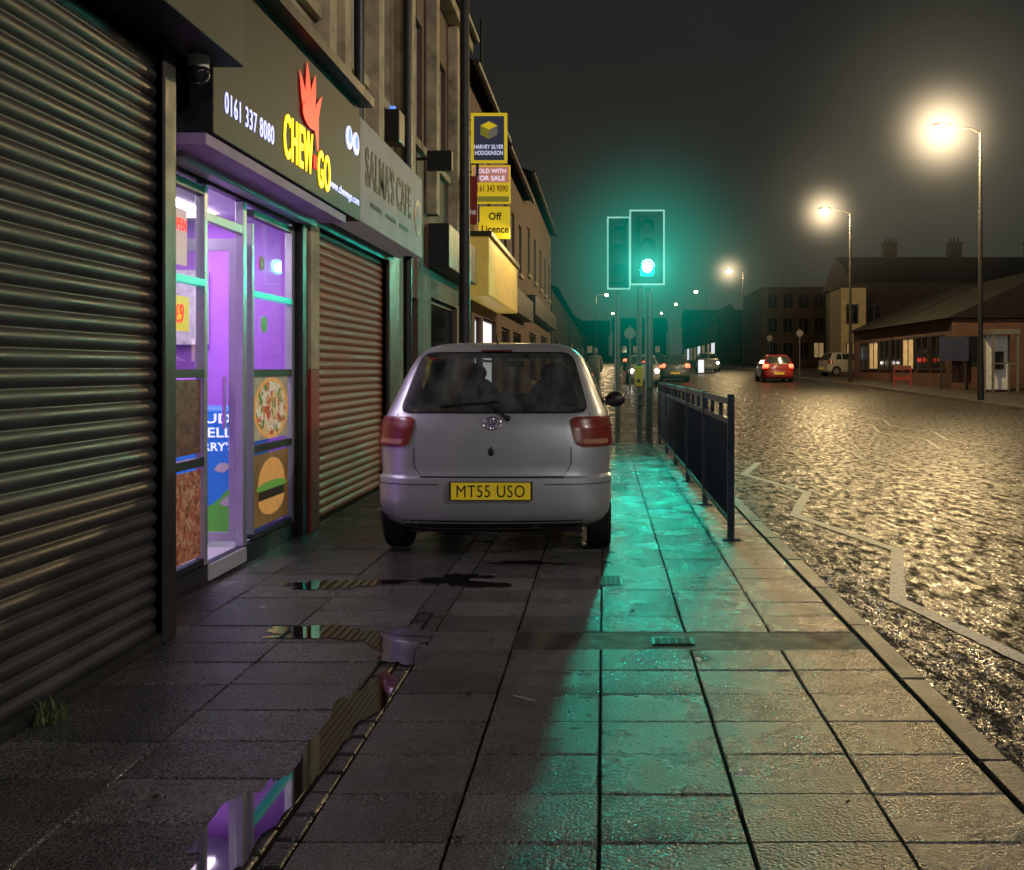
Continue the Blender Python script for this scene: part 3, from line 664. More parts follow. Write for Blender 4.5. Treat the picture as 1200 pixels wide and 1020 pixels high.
b=MB(); b.box(X+.001,X+.5,17.3,23.05,3.56,3.64); b.make('fascia_cap',M['dark'],E_)
l=bpy.data.lights.new('fascia_lamp','AREA'); l.energy=40; l.color=(1,.75,.3); l.shape='RECTANGLE'; l.size=.15; l.size_y=4.5
lo=bpy.data.objects.new('fascia_lamp',l); C.objects.link(lo); lo.parent=E_; lo.location=(.8,0,3.85-g(17.2)); lo.rotation_euler=(0,R(35),0)
F_=shop('tall_terrace','dark brick terrace building with slate roof',23.2,31,6.4,M['brick'],[(24,26,.6,2.3),(27,29.5,.6,2.3)],[(24.3,25.2,4,5.4),(26.5,27.4,4,5.4),(28.8,29.7,4,5.4)],(23.6,30.6,2.7,3.3),M['dark'])
G_=shop('tall_terrace','dark brick terrace building with slate roof',31,46,7.3,M['brick'],[(33,36,.9,2.5),(39,43,.9,2.6)],[(32,33,4.3,5.8),(35,36,4.3,5.8),(38,39,4.3,5.8),(41,42,4.3,5.8),(44,45,4.3,5.8)],(31.6,45.5,3.0,3.6),M['dark'],roofh=1.5)
def fbuild(name,label,x0,x1,y0,y1,h,rh,wm,wins=[],ridge='y',chim=[],cat='building',rm=None):
    z=g(min(y0,y1))-.12; zt=z+h; t=thing(name,label,cat,((x0+x1)/2,(y0+y1)/2,z))
    MB().box(x0,x1,y0,y1,z,zt).make('wall',wm,t)
    if rh:
        b=MB(); o=.3
        if ridge=='y':
            xm=(x0+x1)/2
            P=[(x0-o,y0-o,zt+.01),(x1+o,y0-o,zt+.01),(x1+o,y1+o,zt+.01),(x0-o,y1+o,zt+.01),(xm,y0-o,zt+rh),(xm,y1+o,zt+rh)]
            for f in [(0,1,4),(2,3,5),(1,2,5,4),(3,0,4,5),(0,3,2,1)]: b.poly([P[k] for k in f])
        else:
            ym=(y0+y1)/2
            P=[(x0-o,y0-o,zt+.01),(x1+o,y0-o,zt+.01),(x1+o,y1+o,zt+.01),(x0-o,y1+o,zt+.01),(x0-o,ym,zt+rh),(x1+o,ym,zt+rh)]
            for f in [(0,1,5,4),(3,4,5,2),(0,4,3),(1,2,5),(0,3,2,1)]: b.poly([P[k] for k in f])
        r=b.make('roof',rm or M['roof'],t)
        for cx,cy in chim:
            b=MB(); b.box(cx-.5,cx+.5,cy-.35,cy+.35,zt+rh*.4,zt+rh+1.0); b.box(cx-.56,cx+.56,cy-.41,cy+.41,zt+rh+1.0,zt+rh+1.12)
            for k in (-.3,0,.3): b.cyl((cx+k,cy,zt+rh+1.12),(cx+k,cy,zt+rh+1.5),.1,.08,8)
            c=b.make('chimney',M['farwall'],t); c.parent=r
    else:
        MB().box(x0-.1,x1+.1,y0-.1,y1+.1,zt+.002,zt+.25).make('parapet',M['farwall'],t)
    for face,a,c,d,e,m in wins:
        d+=z; e+=z; b=MB(); k=.07
        if face=='S':
            b.box(a,c,y0-.03,y0-.01,d,e); w=b.make('window',m,t)
            b=MB(); 
            for q in ((a-k,a,d-k,e+k),(c,c+k,d-k,e+k),(a,c,e,e+k),(a,c,d-k,d),((a+c)/2-.03,(a+c)/2+.03,d,e)): b.box(q[0],q[1],y0-.06,y0-.004,q[2],q[3])
        else:
            xx=x0 if face=='W' else x1; s=-1 if face=='W' else 1
            lo,hi=sorted((xx+s*.01,xx+s*.03)); b.box(lo,hi,a,c,d,e); w=b.make('window',m,t)
            lo,hi=sorted((xx+s*.004,xx+s*.06)); b=MB()
            for q in ((a-k,a,d-k,e+k),(c,c+k,d-k,e+k),(a,c,e,e+k),(a,c,d-k,d),((a+c)/2-.03,(a+c)/2+.03,d,e)): b.box(lo,hi,q[0],q[1],q[2],q[3])
        f=b.make('frame',M['dark'],t); f.parent=w
    return t
dg_=M['darkglass']; wl_=M['winlit']; ww_=M['winwhite']
fbuild('distant_terrace','low dark shops further along the street',-10,-2.4,47,70,4.6,2,M['farwall'],[('E',50+3*k,52+3*k,.8,2.3,wl_ if k in(1,4) else dg_) for k in range(6)],chim=[(-6,55),(-6,66)])
fbuild('distant_terrace','low dark shops further along the street',-10,-2.4,72,110,4.2,2,M['farwall'],[('E',74+5*k,77+5*k,.8,2.3,wl_ if k in(0,3,5) else dg_) for k in range(7)],chim=[(-6,80),(-6,100)])
fbuild('distant_terrace','low dark shops further along the street',-12,-2.8,112,170,5,2.5,M['farwall'],[('E',115+6*k,118+6*k,.8,2.3,ww_ if k in(2,3) else dg_) for k in range(9)])
fbuild('distant_house','dark distant building closing the street',2,14,230,240,6,3,M['farwall'],[('S',4+2.5*k,5+2.5*k,1,2.4,wl_ if k%2 else dg_) for k in range(4)],ridge='x')
fbuild('distant_house','dark distant building closing the street',-12,1,215,225,5,3,M['farwall'],[('S',-4,-2.5,1,2.4,wl_)],ridge='x')
fbuild('brick_hall','single storey brick building with slate roof and window strip',14.6,24,43,60,3.1,2.3,M['brickr'],
  [('W',44+2.1*k,45.7+2.1*k,1.0,2.4,wl_ if k in (2,5) else dg_) for k in range(7)]+[('S',18.6,19.6,.2,2.3,ww_),('S',15.2,16.6,1.2,2.3,dg_)])
fbuild('dark_terrace','dark terrace houses with chimneys against the night sky',18.2,45,74,84,6.6,2.4,M['farwall'],
  [('S',19+3*k,20+3*k,3.6,4.9,dg_) for k in range(6)],ridge='x',chim=[(22,79),(27,79),(33,79),(38,79)])
fbuild('gable_house','narrow house with cream rendered end wall',16.2,17.9,70,73.6,6.0,0,M['cream'],[('S',16.6,17.3,3.6,4.8,dg_),('S',16.6,17.3,.8,2.2,wl_)],ridge='y')
fbuild('flat_roofed_block','dark flat roofed three storey block',15.5,24,100,114,7.6,0,M['farwall'],
  [('S',16+1.5*(k%5),16.9+1.5*(k%5),1+2.4*(k//5),2.4+2.4*(k//5),wl_ if k in (3,) else dg_) for k in range(15)])
fbuild('distant_shops','row of lit distant shops across the junction',13,16,118,170,5,2,M['farwall'],[('W',120+6*k,124+6*k,.7,2.6,ww_ if k%3==0 else wl_) for k in range(8)])
fbuild('distant_house','dark distant building closing the street',14.5,26,180,190,6,3,M['farwall'],[('S',16+2.5*k,17+2.5*k,1,2.4,wl_) for k in range(3)],ridge='x')

def camboard(name,label,x0,x1,y_,z0,z1,m,edge=None,cat='sign'):
    t=thing(name,label,cat,((x0+x1)/2,y_,z0))
    MB().box(x0,x1,y_,y_+.04,z0,z1).make('panel',m,t)
    if edge:
        b=MB(); k=.05; f=y_-.006
        b.box(x0,x1,f,y_-.001,z1-k,z1); b.box(x0,x1,f,y_-.001,z0,z0+k); b.box(x0,x0+k,f,y_-.001,z0+k,z1-k); b.box(x1-k,x1,f,y_-.001,z0+k,z1-k); b.make('border',edge,t)
    b=MB(); b.cyl((-2.4,y_+.06,z1-.1),(x1-.1,y_+.06,z1-.1),.02); b.cyl((x0+.1,y_+.07,z0-.3),(x0+.1,y_+.07,z1),.025); b.make('bracket',M['darkpole'],t)
    return t
t=camboard('estate_agent_board','navy and yellow estate agent board with cube logo',-2.2,-1.6,16.9,4.7,5.53,M['navy'],M['yellow_sign'])
yy=16.885; cx,cz=-1.9,5.25; s=.14
b=MB(); b.poly([(cx,yy,cz+s),(cx+s,yy,cz+s*.5),(cx,yy,cz),(cx-s,yy,cz+s*.5)]); b.make('cube_logo_top',M['yellow_sign'],t)
b=MB(); b.poly([(cx,yy,cz),(cx+s,yy,cz+s*.5),(cx+s,yy,cz-s*.6),(cx,yy,cz-s*1.1)]); b.make('cube_logo_side',M['white'],t)
b=MB(); b.poly([(cx,yy,cz),(cx-s,yy,cz+s*.5),(cx-s,yy,cz-s*.6),(cx,yy,cz-s*1.1)]); b.make('cube_logo_side',M['olive'],t)
text(t,'lettering','HARVEY SILVER',-1.9,16.89,4.97,.48,.07,'C',M['wl'],.0); text(t,'lettering','HODGKINSON',-1.9,16.89,4.87,.46,.07,'C',M['wl'],.0)
t=camboard('for_sale_board','pink and yellow for sale board below the estate board',-2.2,-1.56,17.0,4.05,4.69,M['yellow_sign'],None)
MB().box(-2.18,-1.58,16.985,16.998,4.4,4.66).make('pink_band',M['pinksign'],t)
text(t,'lettering','SOLD WITH',-1.88,16.98,4.59,.5,.07,'C',M['wl'],.005); text(t,'lettering','FOR SALE',-1.88,16.98,4.47,.46,.08,'C',M['wl'],.005)
text(t,'lettering','0161 343 9090',-1.88,16.99,4.3,.56,.11,'C',M['redp'],.01); MB().box(-2.18,-1.58,16.985,16.998,4.08,4.17).make('base_band',M['olive'],t)
t=camboard('maroon_hanging_sign','maroon hanging shop sign seen beside the lamp post',-2.25,-1.97,15.9,3.55,4.3,M['maroon'],None); text(t,'lettering','Wine',-2.1,15.89,3.75,.22,.1,'C',M['wdim'],.01)
t=camboard('off_licence_sign','square yellow sign reading off licence',-2.33,-1.75,19.0,3.72,4.32,M['yellow_sign'],None)
text(t,'lettering','Off',-2.02,18.99,4.14,.24,.14,'C',M['ink'],.02); text(t,'lettering','Licence',-2.02,18.99,3.9,.5,.14,'C',M['ink'],.02)
b=MB(); b.cyl((-2.7,22.5,6.5),(-2.7,22.5,9.0),.03); tag(b.make('rooftop_aerial',M['darkpole']),'thin dark aerial mast on the terrace roof','aerial')

t=thing('lamp_column','tall dark lamp column standing on the pavement by the shops','lamp post',(-1.88,13.8,0))
b=MB(); b.cyl((-1.88,13.8,0),(-1.88,13.8,1.3),.1,.1); b.cyl((-1.88,13.8,1.3),(-1.88,13.8,9.5),.078,.05); b.make('pole',M['darkpole'],t,smooth=True)
MB().box(-1.94,-1.82,13.69,13.71,.4,.9).make('access_door',M['dark'],t)
b=MB(); b.box(-1.9,-1.86,13.8,15.0,9.4,9.5); b.make('arm',M['darkpole'],t)

def street_lamp(x,y,h,dirx,energy,lensm,group='tall street lamps along the road',col=(1,.70,.36),halo=0,hk=.5):
    z=g(y); t=thing('street_lamp','tall steel street lamp with glowing warm lantern','street lamp',(x,y,z),group)
    b=MB(); b.cyl((x,y,z),(x,y,z+1.4),.11,.1); b.cyl((x,y,z+1.4),(x,y,z+h),.085,.05); b.make('pole',M['darkpole'],t,smooth=True)
    b=MB(); p=[(x,y,z+h-.05),(x+dirx*.3,y,z+h+.12),(x+dirx*.95,y,z+h+.18)]
    for a,c in zip(p,p[1:]): b.cyl(a,c,.035)
    b.make('arm',M['darkpole'],t)
    hx=x+dirx*1.3
    b=MB(); b.ell((hx,y,z+h+.22),(.36,.17,.1)); b.make('lamp_head',M['darkpole'],t,smooth=True)
    b=MB(); b.ell((hx,y-.03,z+h+.08),(.23,.2,.21)); b.make('lens',lensm,t,smooth=True)
    if energy:
        l=bpy.data.lights.new('bulb','POINT'); l.energy=energy; l.color=col; l.shadow_soft_size=.15
        o=bpy.data.objects.new('bulb',l); C.objects.link(o); o.parent=t; o.location=(hx-x,0,h-.28)
    if halo:
        haze_glow((hx,y,z+h+.05),halo,(1,.76,.46),hk,6,32)
        haze_glow((hx,y,z+h+.05),halo*2.2,(.85,.74,.46),hk*.010,2.6,20)
gold=(1,.70,.32)
street_lamp(12.5,-20,8.9,-1,2400,M['lampw'],col=(1,.95,.9)); street_lamp(12.5,-2,8.9,-1,2400,M['lampw'],col=(1,.93,.86))
street_lamp(12.5,16,8.9,-1,900,M['lampw'],col=(1,.76,.46))
street_lamp(12.5,34,8.9,-1,3600,M['lampw'],col=gold,halo=3.4,hk=3.0); street_lamp(12.5,52,8.6,-1,2600,M['lampw'],col=gold,halo=3.0,hk=2.4)
street_lamp(12.5,92,8.6,-1,1200,M['lampw'],col=gold,halo=3.4,hk=1.4)
for yl in (125,160,200): street_lamp(12.5,yl,8.6,-1,0,M['lampfar'])
street_lamp(-1.0,125,8.2,1,800,M['lampfar']); street_lamp(.3,190,8.2,1,0,M['lampfar'])

def signal(x,y,zb,lit,px,w=.62,hh=1.32,label='green lit traffic light with white edged backing board',ang=0):
    t=thing('traffic_light',label,'traffic light',(x,y,g(y)))
    bx0,bx1=x-w/2,x+w/2
    b=MB(); b.cyl((px,y+.1,g(y)),(px,y+.1,zb+hh),.05); b.make('pole',M['pole'],t,smooth=True)
    MB().box(bx0,bx1,y,y+.02,zb,zb+hh).make('backing_board',M['black'],t,bevel=.01)
    b=MB(); k=.03; f0,f1=y-.008,y-.002
    b.box(bx0,bx1,f0,f1,zb+hh-k,zb+hh); b.box(bx0,bx1,f0,f1,zb,zb+k); b.box(bx0,bx0+k,f0,f1,zb+k,zb+hh-k); b.box(bx1-k,bx1,f0,f1,zb+k,zb+hh-k); b.make('board_border',M['edgewhite'],t)
    MB().box(x-.15,x+.15,y-.13,y-.01,zb+.12,zb+hh-.12).make('signal_housing',M['black'],t,bevel=.02)
    zs=[zb+hh-.32,zb+hh/2,zb+.3]
    for i,z in enumerate(zs):
        nm=['red_lens','amber_lens','green_lens'][i]
        m=[M['lens_off'],M['amber_off'],M['green_lit'] if lit else M['darkglass']][i]
        b=MB(); b.cyl((x,y-.131,z),(x,y-.15,z),.1,.095,24); b.make(nm,m,t)
        if i==2 and lit:
            b=MB(); b.cyl((x,y-.151,z),(x,y-.16,z),.085,.08,20); b.make('green_lens_centre',M['green_core'],t)
        b=MB(); n=14
        for k2 in range(n):
            a0=-.4+(math.pi+.8)*k2/n; a1=-.4+(math.pi+.8)*(k2+1)/n
            f=lambda a,r,yy:(x+r*math.cos(a),yy,z+r*math.sin(a))
            L1=.05+.17*max(0,math.sin((a0+.4)/(math.pi+.8)*math.pi)); L2=.05+.17*max(0,math.sin((a1+.4)/(math.pi+.8)*math.pi))
            b.quad(f(a0,.115,y-.13),f(a1,.115,y-.13),f(a1,.115,y-.13-L2),f(a0,.115,y-.13-L1))
        b.make('visor',M['black'],t)
    return t
t=signal(.75,17.9,2.77,True,.62)
MB().box(.53,.67,17.85,17.99,1.0,1.35).make('push_button_box',M['yellowbox'],t,bevel=.015)
b=MB(); b.cyl((.6,17.849,1.1),(.6,17.84,1.1),.03); b.make('button',M['black'],t)
t=signal(.26,18.25,2.72,False,.24,w=.42,hh=1.3,label='unlit traffic light turned away behind the first signal')
t=thing('signal_post','plain grey steel post beside the crossing','post',(.78,18.3,g(18.3))); b=MB(); b.cyl((.8,18.3,0),(.8,18.3,2.7),.075,.07); b.make('pole',M['pole'],t,smooth=True); MB().cyl((.8,18.3,2.7),(.8,18.3,2.76),.08,.03).make('cap',M['pole'],t)
haze_glow((.75,17.6,3.07),1.1,(.1,1,.74),1.7,5,30)
haze_glow((.75,17.7,3.1),3.4,(0,.85,.58),.34,4,30)

t=thing('guard_rail','navy pedestrian guard railing along the kerb','railing',(.97,12.9,0))
n=5; y0=7.84; L_=2.02
for i in range(n+1):
    yy=y0+i*L_; b=MB(); b.box(.945,.995,yy-.03,yy+.03,-.01,1.09 if i else 1.11); b.box(.90,1.04,yy-.07,yy+.07,-.0,.012); b.make('post',M['rail'],t,bevel=.004)
for i in range(n):
    a=y0+i*L_+.032; c=a+L_-.064
    b=MB(); b.box(.95,.99,a,c,1.03,1.08); b.box(.952,.988,a,c,.88,.92); b.box(.952,.988,a,c,.12,.16)
    k=a+.1
    while k<c-.05: b.cyl((.97,k,.16),(.97,k,.88),.009,n=8); k+=.105
    for k in (a+(c-a)*.33,a+(c-a)*.67): b.box(.955,.985,k-.02,k+.02,.92,1.03)
    b.make('infill_panel',M['rail'],t)

# ---------------- car ----------------
KEY=[(.20,.70,.12,3.48),(.25,.765,.05,3.56),(.31,.80,.015,3.61),(.38,.812,.0,3.63),(.50,.816,-.003,3.63),(.555,.814,.0,3.62),(.572,.80,.035,3.60),(.60,.802,.045,3.58),(.70,.81,.045,3.53),(.80,.812,.05,3.47),(.90,.802,.062,3.35),(.96,.788,.08,3.2),(1.0,.772,.102,2.95),(1.03,.76,.125,2.62),(1.1,.73,.17,2.5),(1.2,.69,.235,2.3),(1.3,.645,.30,2.1),(1.38,.60,.352,1.92),(1.43,.56,.40,1.78),(1.46,.52,.46,1.65),(1.485,.45,.56,1.45),(1.498,.33,.72,1.25)]
def K(z):
    if z<=KEY[0][0]: return KEY[0][1:]
    for a,c in zip(KEY,KEY[1:]):
        if a[0]<=z<=c[0]:
            t=(z-a[0])/(c[0]-a[0]); return tuple(a[i]+(c[i]-a[i])*t for i in (1,2,3))
    return KEY[-1][1:]
def rr(z): return .24 if z<.95 else max(.14,.24-(z-.95)*.25)
def bowf(z): return .085 if z<.6 else .075
def fin(x,y,z,w,yr):
    y+= bowf(z)*(x/w)**2*max(0,1-(y-yr)/.6)
    f=1-.10*max(0,(y-1.9)/1.7)**2
    return (x*f,y,z)
def surf(z,s,off=0):
    w,yr,yf=K(z); r=rr(z); a=w-r; sg=1 if s>=0 else -1; s=abs(s)
    if s<=a: x,y,nx,ny=s,yr,0,-1
    elif s<=a+r*math.pi/2:
        an=(s-a)/r; x=a+r*math.sin(an); y=yr+r*(1-math.cos(an)); nx,ny=math.sin(an),-math.cos(an)
    else: x=w; y=yr+r+(s-a-r*math.pi/2); nx,ny=1,0
    p=fin(x,y,z,w,yr); return (sg*(p[0]+nx*off),p[1]+ny*off,z)
def ring(z):
    w,yr,yf=K(z); r=rr(z); rf=.3 if z<1.0 else .2; pts=[]
    a=w-r
    for k in range(8): pts.append((a*k/8,yr))
    for k in range(9): an=math.pi/2*k/8; pts.append((a+r*math.sin(an),yr+r*(1-math.cos(an))))
    ya=yr+r; yb=yf-rf
    for k in range(1,30): pts.append((w,ya+(yb-ya)*k/30))
    for k in range(9): an=math.pi/2*k/8; pts.append((w-rf+rf*math.cos(an),yb+rf*math.sin(an)))
    for k in range(1,6): pts.append(((w-rf)*(1-k/5),yf))
    h=[fin(x,y,z,w,yr) for x,y in pts]
    h=[(x,yy-.22*(x/w)**2*max(0,1-(yf-yy)/.6) if yy>yf-.6 else yy,zz_) for x,yy,zz_ in h]
    return h+[(-x,yy,zz_) for x,yy,zz_ in reversed(h[1:-1])]
def patch(b,z0,z1,sf,off,nz=10,ns=14):
    for i in range(nz):
        za=z0+(z1-z0)*i/nz; zb=z0+(z1-z0)*(i+1)/nz
        for k in range(ns):
            def P(z,t):
                lo,hi=sf(z); return surf(z,lo+(hi-lo)*t,off)
            b.quad(P(za,k/ns),P(za,(k+1)/ns),P(zb,(k+1)/ns),P(zb,k/ns))
def car(name,label,loc,bodym,tailm,plate_text=None,group=None):
    t=thing(name,label,'car',loc,group)
    def mk(b,nm,m,smooth=False,bevel=0,par=None):
        o=b.make(nm,m,t,local=True,smooth=smooth,bevel=bevel)
        if par: o.parent=par
        return o
    zs=[]
    for a,c in zip(KEY,KEY[1:]):
        m_=max(1,int((c[0]-a[0])/.035)); zs+=[a[0]+(c[0]-a[0])*k/m_ for k in range(m_)]
    zs.append(KEY[-1][0])
    rings=[ring(z) for z in zs]; n=len(rings[0])
    me=bpy.data.meshes.new('body'); v=[p for r_ in rings for p in r_]; f=[]
    for i in range(len(rings)-1):
        for k in range(n): f.append((i*n+k,i*n+(k+1)%n,(i+1)*n+(k+1)%n,(i+1)*n+k))
    f.append(tuple(reversed(range(n))))
    top=(len(rings)-1)*n; ci=len(v); v.append((0,1.0,1.504))
    for k in range(n): f.append((top+k,top+(k+1)%n,ci))
    me.from_pydata(v,[],f); bm=bmesh.new(); bm.from_mesh(me); bmesh.ops.recalc_face_normals(bm,faces=bm.faces); bm.to_mesh(me); bm.free()
    body=bpy.data.objects.new('body',me); C.objects.link(body)
    cutb=MB()
    for sx_ in (-1,1):
        for wy in (.60,2.93): cutb.cyl((sx_*.52,wy,.30),(sx_*1.0,wy,.30),.335,n=40)
    cut=cutb.make('cut',M['black']); mod=body.modifiers.new('b','BOOLEAN'); mod.operation='DIFFERENCE'; mod.object=cut; mod.solver='EXACT'
    CZ0,CZ1,H0,H1=1.03,1.395,.605,.49
    cb=MB(); P=[(-H0,-.3,CZ0),(H0,-.3,CZ0),(H0,3.3,CZ0),(-H0,3.3,CZ0),(-H1,-.3,CZ1),(H1,-.3,CZ1),(H1,3.3,CZ1),(-H1,3.3,CZ1)]
    for q in [(0,3,2,1),(4,5,6,7),(0,1,5,4),(1,2,6,5),(2,3,7,6),(3,0,4,7)]: cb.poly([P[k] for k in q])
    cut2=cb.make('cut2',M['black']); mod=body.modifiers.new('c','BOOLEAN'); mod.operation='DIFFERENCE'; mod.object=cut2; mod.solver='EXACT'
    dg=bpy.context.evaluated_depsgraph_get(); dg.update(); me2=bpy.data.meshes.new_from_object(body.evaluated_get(dg))
    body.modifiers.clear(); body.data=me2; bpy.data.objects.remove(cut); bpy.data.objects.remove(cut2)
    me2.materials.clear(); me2.materials.append(bodym); me2.materials.append(M['interior'])
    for p in me2.polygons:
        p.use_smooth=True; c=p.center; hw=H0+(H1-H0)*(c.z-CZ0)/(CZ1-CZ0)
        p.material_index=1 if (CZ0-.003<=c.z<=CZ1+.003 and abs(c.x)<=hw+.004) else 0
    me2.set_sharp_from_angle(angle=R(28)); body.parent=t
    def rgm(z0,z1,h0,rc):
        def rg(z):
            h=h0-(z-z0)/(z1-z0)*.125
            d=min(z-z0,z1-z)
            if d<rc: h-=rc-math.sqrt(max(0,rc*rc-(rc-d)**2))
            return (-h,h)
        return rg
    ro=rgm(.997,1.425,.665,.075); ri=lambda z:rgm(1.04,1.385,.60,.05)(z)[1]
    b=MB(); patch(b,.997,1.04,ro,.004,4,18); patch(b,1.385,1.425,ro,.004,4,18)
    for sg in (1,-1): patch(b,1.04,1.385,lambda z:(sg*ri(z),sg*ro(z)[1]),.004,24,4)
    mk(b,'rear_window_seal',M['black'],True)
    b=MB(); patch(b,1.01,1.412,rgm(1.01,1.412,.65,.07),.008,20,18); mk(b,'rear_window',M['carclear'],True)
    b=MB(); b.ell((0,1.02,1.02),(.56,.07,.1),20,8); 
    mk(b,'rear_seat',M['seat'],True)
    for hx_ in (-.33,.33):
        b=MB(); b.ell((hx_,.98,1.15),(.115,.045,.075)); mk(b,'headrest',M['seat'],True)
        b=MB(); b.ell((hx_*1.05,1.75,1.05),(.22,.07,.2)); b.ell((hx_*1.05,1.73,1.27),(.12,.05,.085)); mk(b,'front_seat',M['seat'],True)
    b=MB(); b.box(-.07,.07,2.0,2.03,1.32,1.37); mk(b,'rear_view_mirror',M['black'])
    for sg in (1,-1):
        def sw(z,ya,yb):
            w,yr,yf=K(z); r=rr(z); base=w-r+r*math.pi/2-yr-r
            return base+ya,base+yb
        b=MB(); patch(b,1.03,1.37,lambda z:[sg*q for q in sw(z,.55+.5*(z-1.03),.98)],.005,6,4); mk(b,'side_window',M['carglass'],True)
        b=MB(); patch(b,1.03,1.37,lambda z:[sg*q for q in sw(z,1.05,2.42-1.55*(z-1.03))],.005,6,8); mk(b,'side_window',M['carglass'],True)
        def tl(z):
            z0,z1=.77,.975; w=K(z)[0]; a=w-rr(z); u=(z-z0)/(z1-z0)
            inner=.535+.05*(1-u)**2; outer=a+.40-.04*u
            d=min(z-z0,z1-z); rc=.035
            if d<rc: e=rc-math.sqrt(max(0,rc*rc-(rc-d)**2)); inner+=e; outer-=e
            return sg*inner,sg*outer
        b=MB(); patch(b,.77,.975,tl,.014,16,12); tlo=mk(b,'tail_light',tailm,True)
        def tl2(z):
            lo,hi=tl(z); return lo+(hi-lo)*.12,lo+(hi-lo)*.62
        b=MB(); patch(b,.788,.822,tl2,.018,4,8); mk(b,'reversing_lens',M['orangelens'],True,par=tlo)
        b=MB(); patch(b,.58,.765,lambda z:[sg*(.535-.045*max(0,(.66-z)/.08)**1.6),sg*(.541-.045*max(0,(.66-z)/.08)**1.6)],.003,10,1)
        patch(b,.975,.997,lambda z:[sg*.668,sg*.674],.003,2,1); mk(b,'tailgate_seam',M['seam'])
        b=MB(); patch(b,.515,.521,lambda z:[sg*.36,sg*1.0],.003,1,16); mk(b,'bumper_groove',M['seam'])
        for wy in (.60,2.93):
            b=MB(); xi=sg*.80
            prof=[(xi*1.0,.20),(sg*.815,.235),(sg*.812,.275),(sg*.795,.293),(sg*.72,.296),(sg*.66,.293),(sg*.64,.275),(sg*.64,.2)]
            nn=36
            for (xa,ra),(xb,rb) in zip(prof,prof[1:]):
                for k in range(nn):
                    a0=2*math.pi*k/nn; a1=2*math.pi*(k+1)/nn; fz=lambda x,r_,a:(x,wy+r_*math.cos(a),.296+r_*math.sin(a))
                    b.quad(fz(xa,ra,a0),fz(xa,ra,a1),fz(xb,rb,a1),fz(xb,rb,a0))
            wh=mk(b,'wheel',M['tyre'],True)
            b=MB(); b.cyl((sg*.70,wy,.296),(sg*.785,wy,.296),.2,.19,24); b.cyl((sg*.785,wy,.296),(sg*.80,wy,.296),.06,.05,12)
            mk(b,'rim',M['rim'],True,par=wh)
        b=MB(); b.ell((sg*.865,2.30,1.03),(.09,.055,.07)); b.box(min(sg*.7,sg*.82),max(sg*.7,sg*.82),2.27,2.32,.985,1.02); mk(b,'wing_mirror',M['black'],True)
        b=MB(); b.ell((sg*.56,3.36,.68),(.17,.10,.09)); mk(b,'headlight',M['chrome'],True)
    b=MB(); 
    for i in range(8):
        za=1.03+.37*i/8; zb=1.03+.37*(i+1)/8
        for k in range(8):
            def W(z,u):
                w,yr,yf=K(z); x=(w-.09)*u; return (x,yf-.22*(x/w)**2+.006,z+.004)
            b.quad(W(za,-1+k/4),W(za,-1+(k+1)/4),W(zb,-1+(k+1)/4),W(zb,-1+k/4))
    mk(b,'windscreen',M['carclear'],True)
    b=MB(); patch(b,.562,.572,lambda z:(-.49,.49),.004,1,20); mk(b,'tailgate_seam',M['seam'])
    b=MB(); b.box(-.6,.6,.25,3.3,.16,.24); b.cyl((.3,.08,.23),(.3,.5,.23),.03); mk(b,'underbody',M['black'])
    b=MB(); patch(b,.205,.268,lambda z:(-.62,.62),.004,2,20); mk(b,'lower_valance',M['black'])
    b=MB(); b.box(-.28,.28,-.02,-.004,.415,.54); mk(b,'plate_surround',M['black'])
    b=MB(); b.box(-.268,.268,-.028,-.0205,.42,.535); pl=mk(b,'number_plate',M['plate'])
    if plate_text:
        o=text(t,'plate_lettering',plate_text,0,-.0285,.4775,.46,.082,'C',M['ink'],0,.001,local=True,space=1.08); o.parent=pl
    yb=K(.93)[1]-.010
    b=MB()
    def ring_tube(cx,cz,rx,rz,r_):
        nn=28
        for k in range(nn):
            a0=2*math.pi*k/nn; a1=2*math.pi*(k+1)/nn
            b.cyl((cx+rx*math.cos(a0),yb,cz+rz*math.sin(a0)),(cx+rx*math.cos(a1),yb,cz+rz*math.sin(a1)),r_,n=6,cap=False)
    ring_tube(0,.93,.062,.042,.0055); ring_tube(0,.940,.038,.015,.004); ring_tube(0,.927,.016,.038,.004); mk(b,'badge',M['chrome'],True)
    b=MB(); b.ell((-.005,K(.74)[1]-.002,.74),(.02,.012,.032)); mk(b,'tailgate_lock',M['black'],True)
    b=MB(); p=lambda x,z,o=.02:(x,surf(z,x)[1]-o,z)
    b.cyl(p(.10,.965),p(-.03,1.07,.03),.012,.008,8); b.cyl(p(-.03,1.07,.028),p(-.13,1.065,.028),.007,.006,8); b.cyl(p(-.36,1.045,.018),p(.03,1.078,.022),.009,.009,6); b.ell(p(.105,.965,.01),(.022,.02,.022)); mk(b,'rear_wiper',M['black'],True)
    b=MB(); b.box(-.11,.11,.375,.40,1.43,1.44); mk(b,'high_brake_light',M['redlens'])
    b=MB(); b.cyl((-.02,.62,1.49),(-.02,.5,1.56),.008,.004,8); mk(b,'aerial',M['black'])
    return t
car1=car('parked_car','silver hatchback parked on the wet pavement',(-.765,6.93,0),M['silver'],M['redlens'],'MT55 USO')
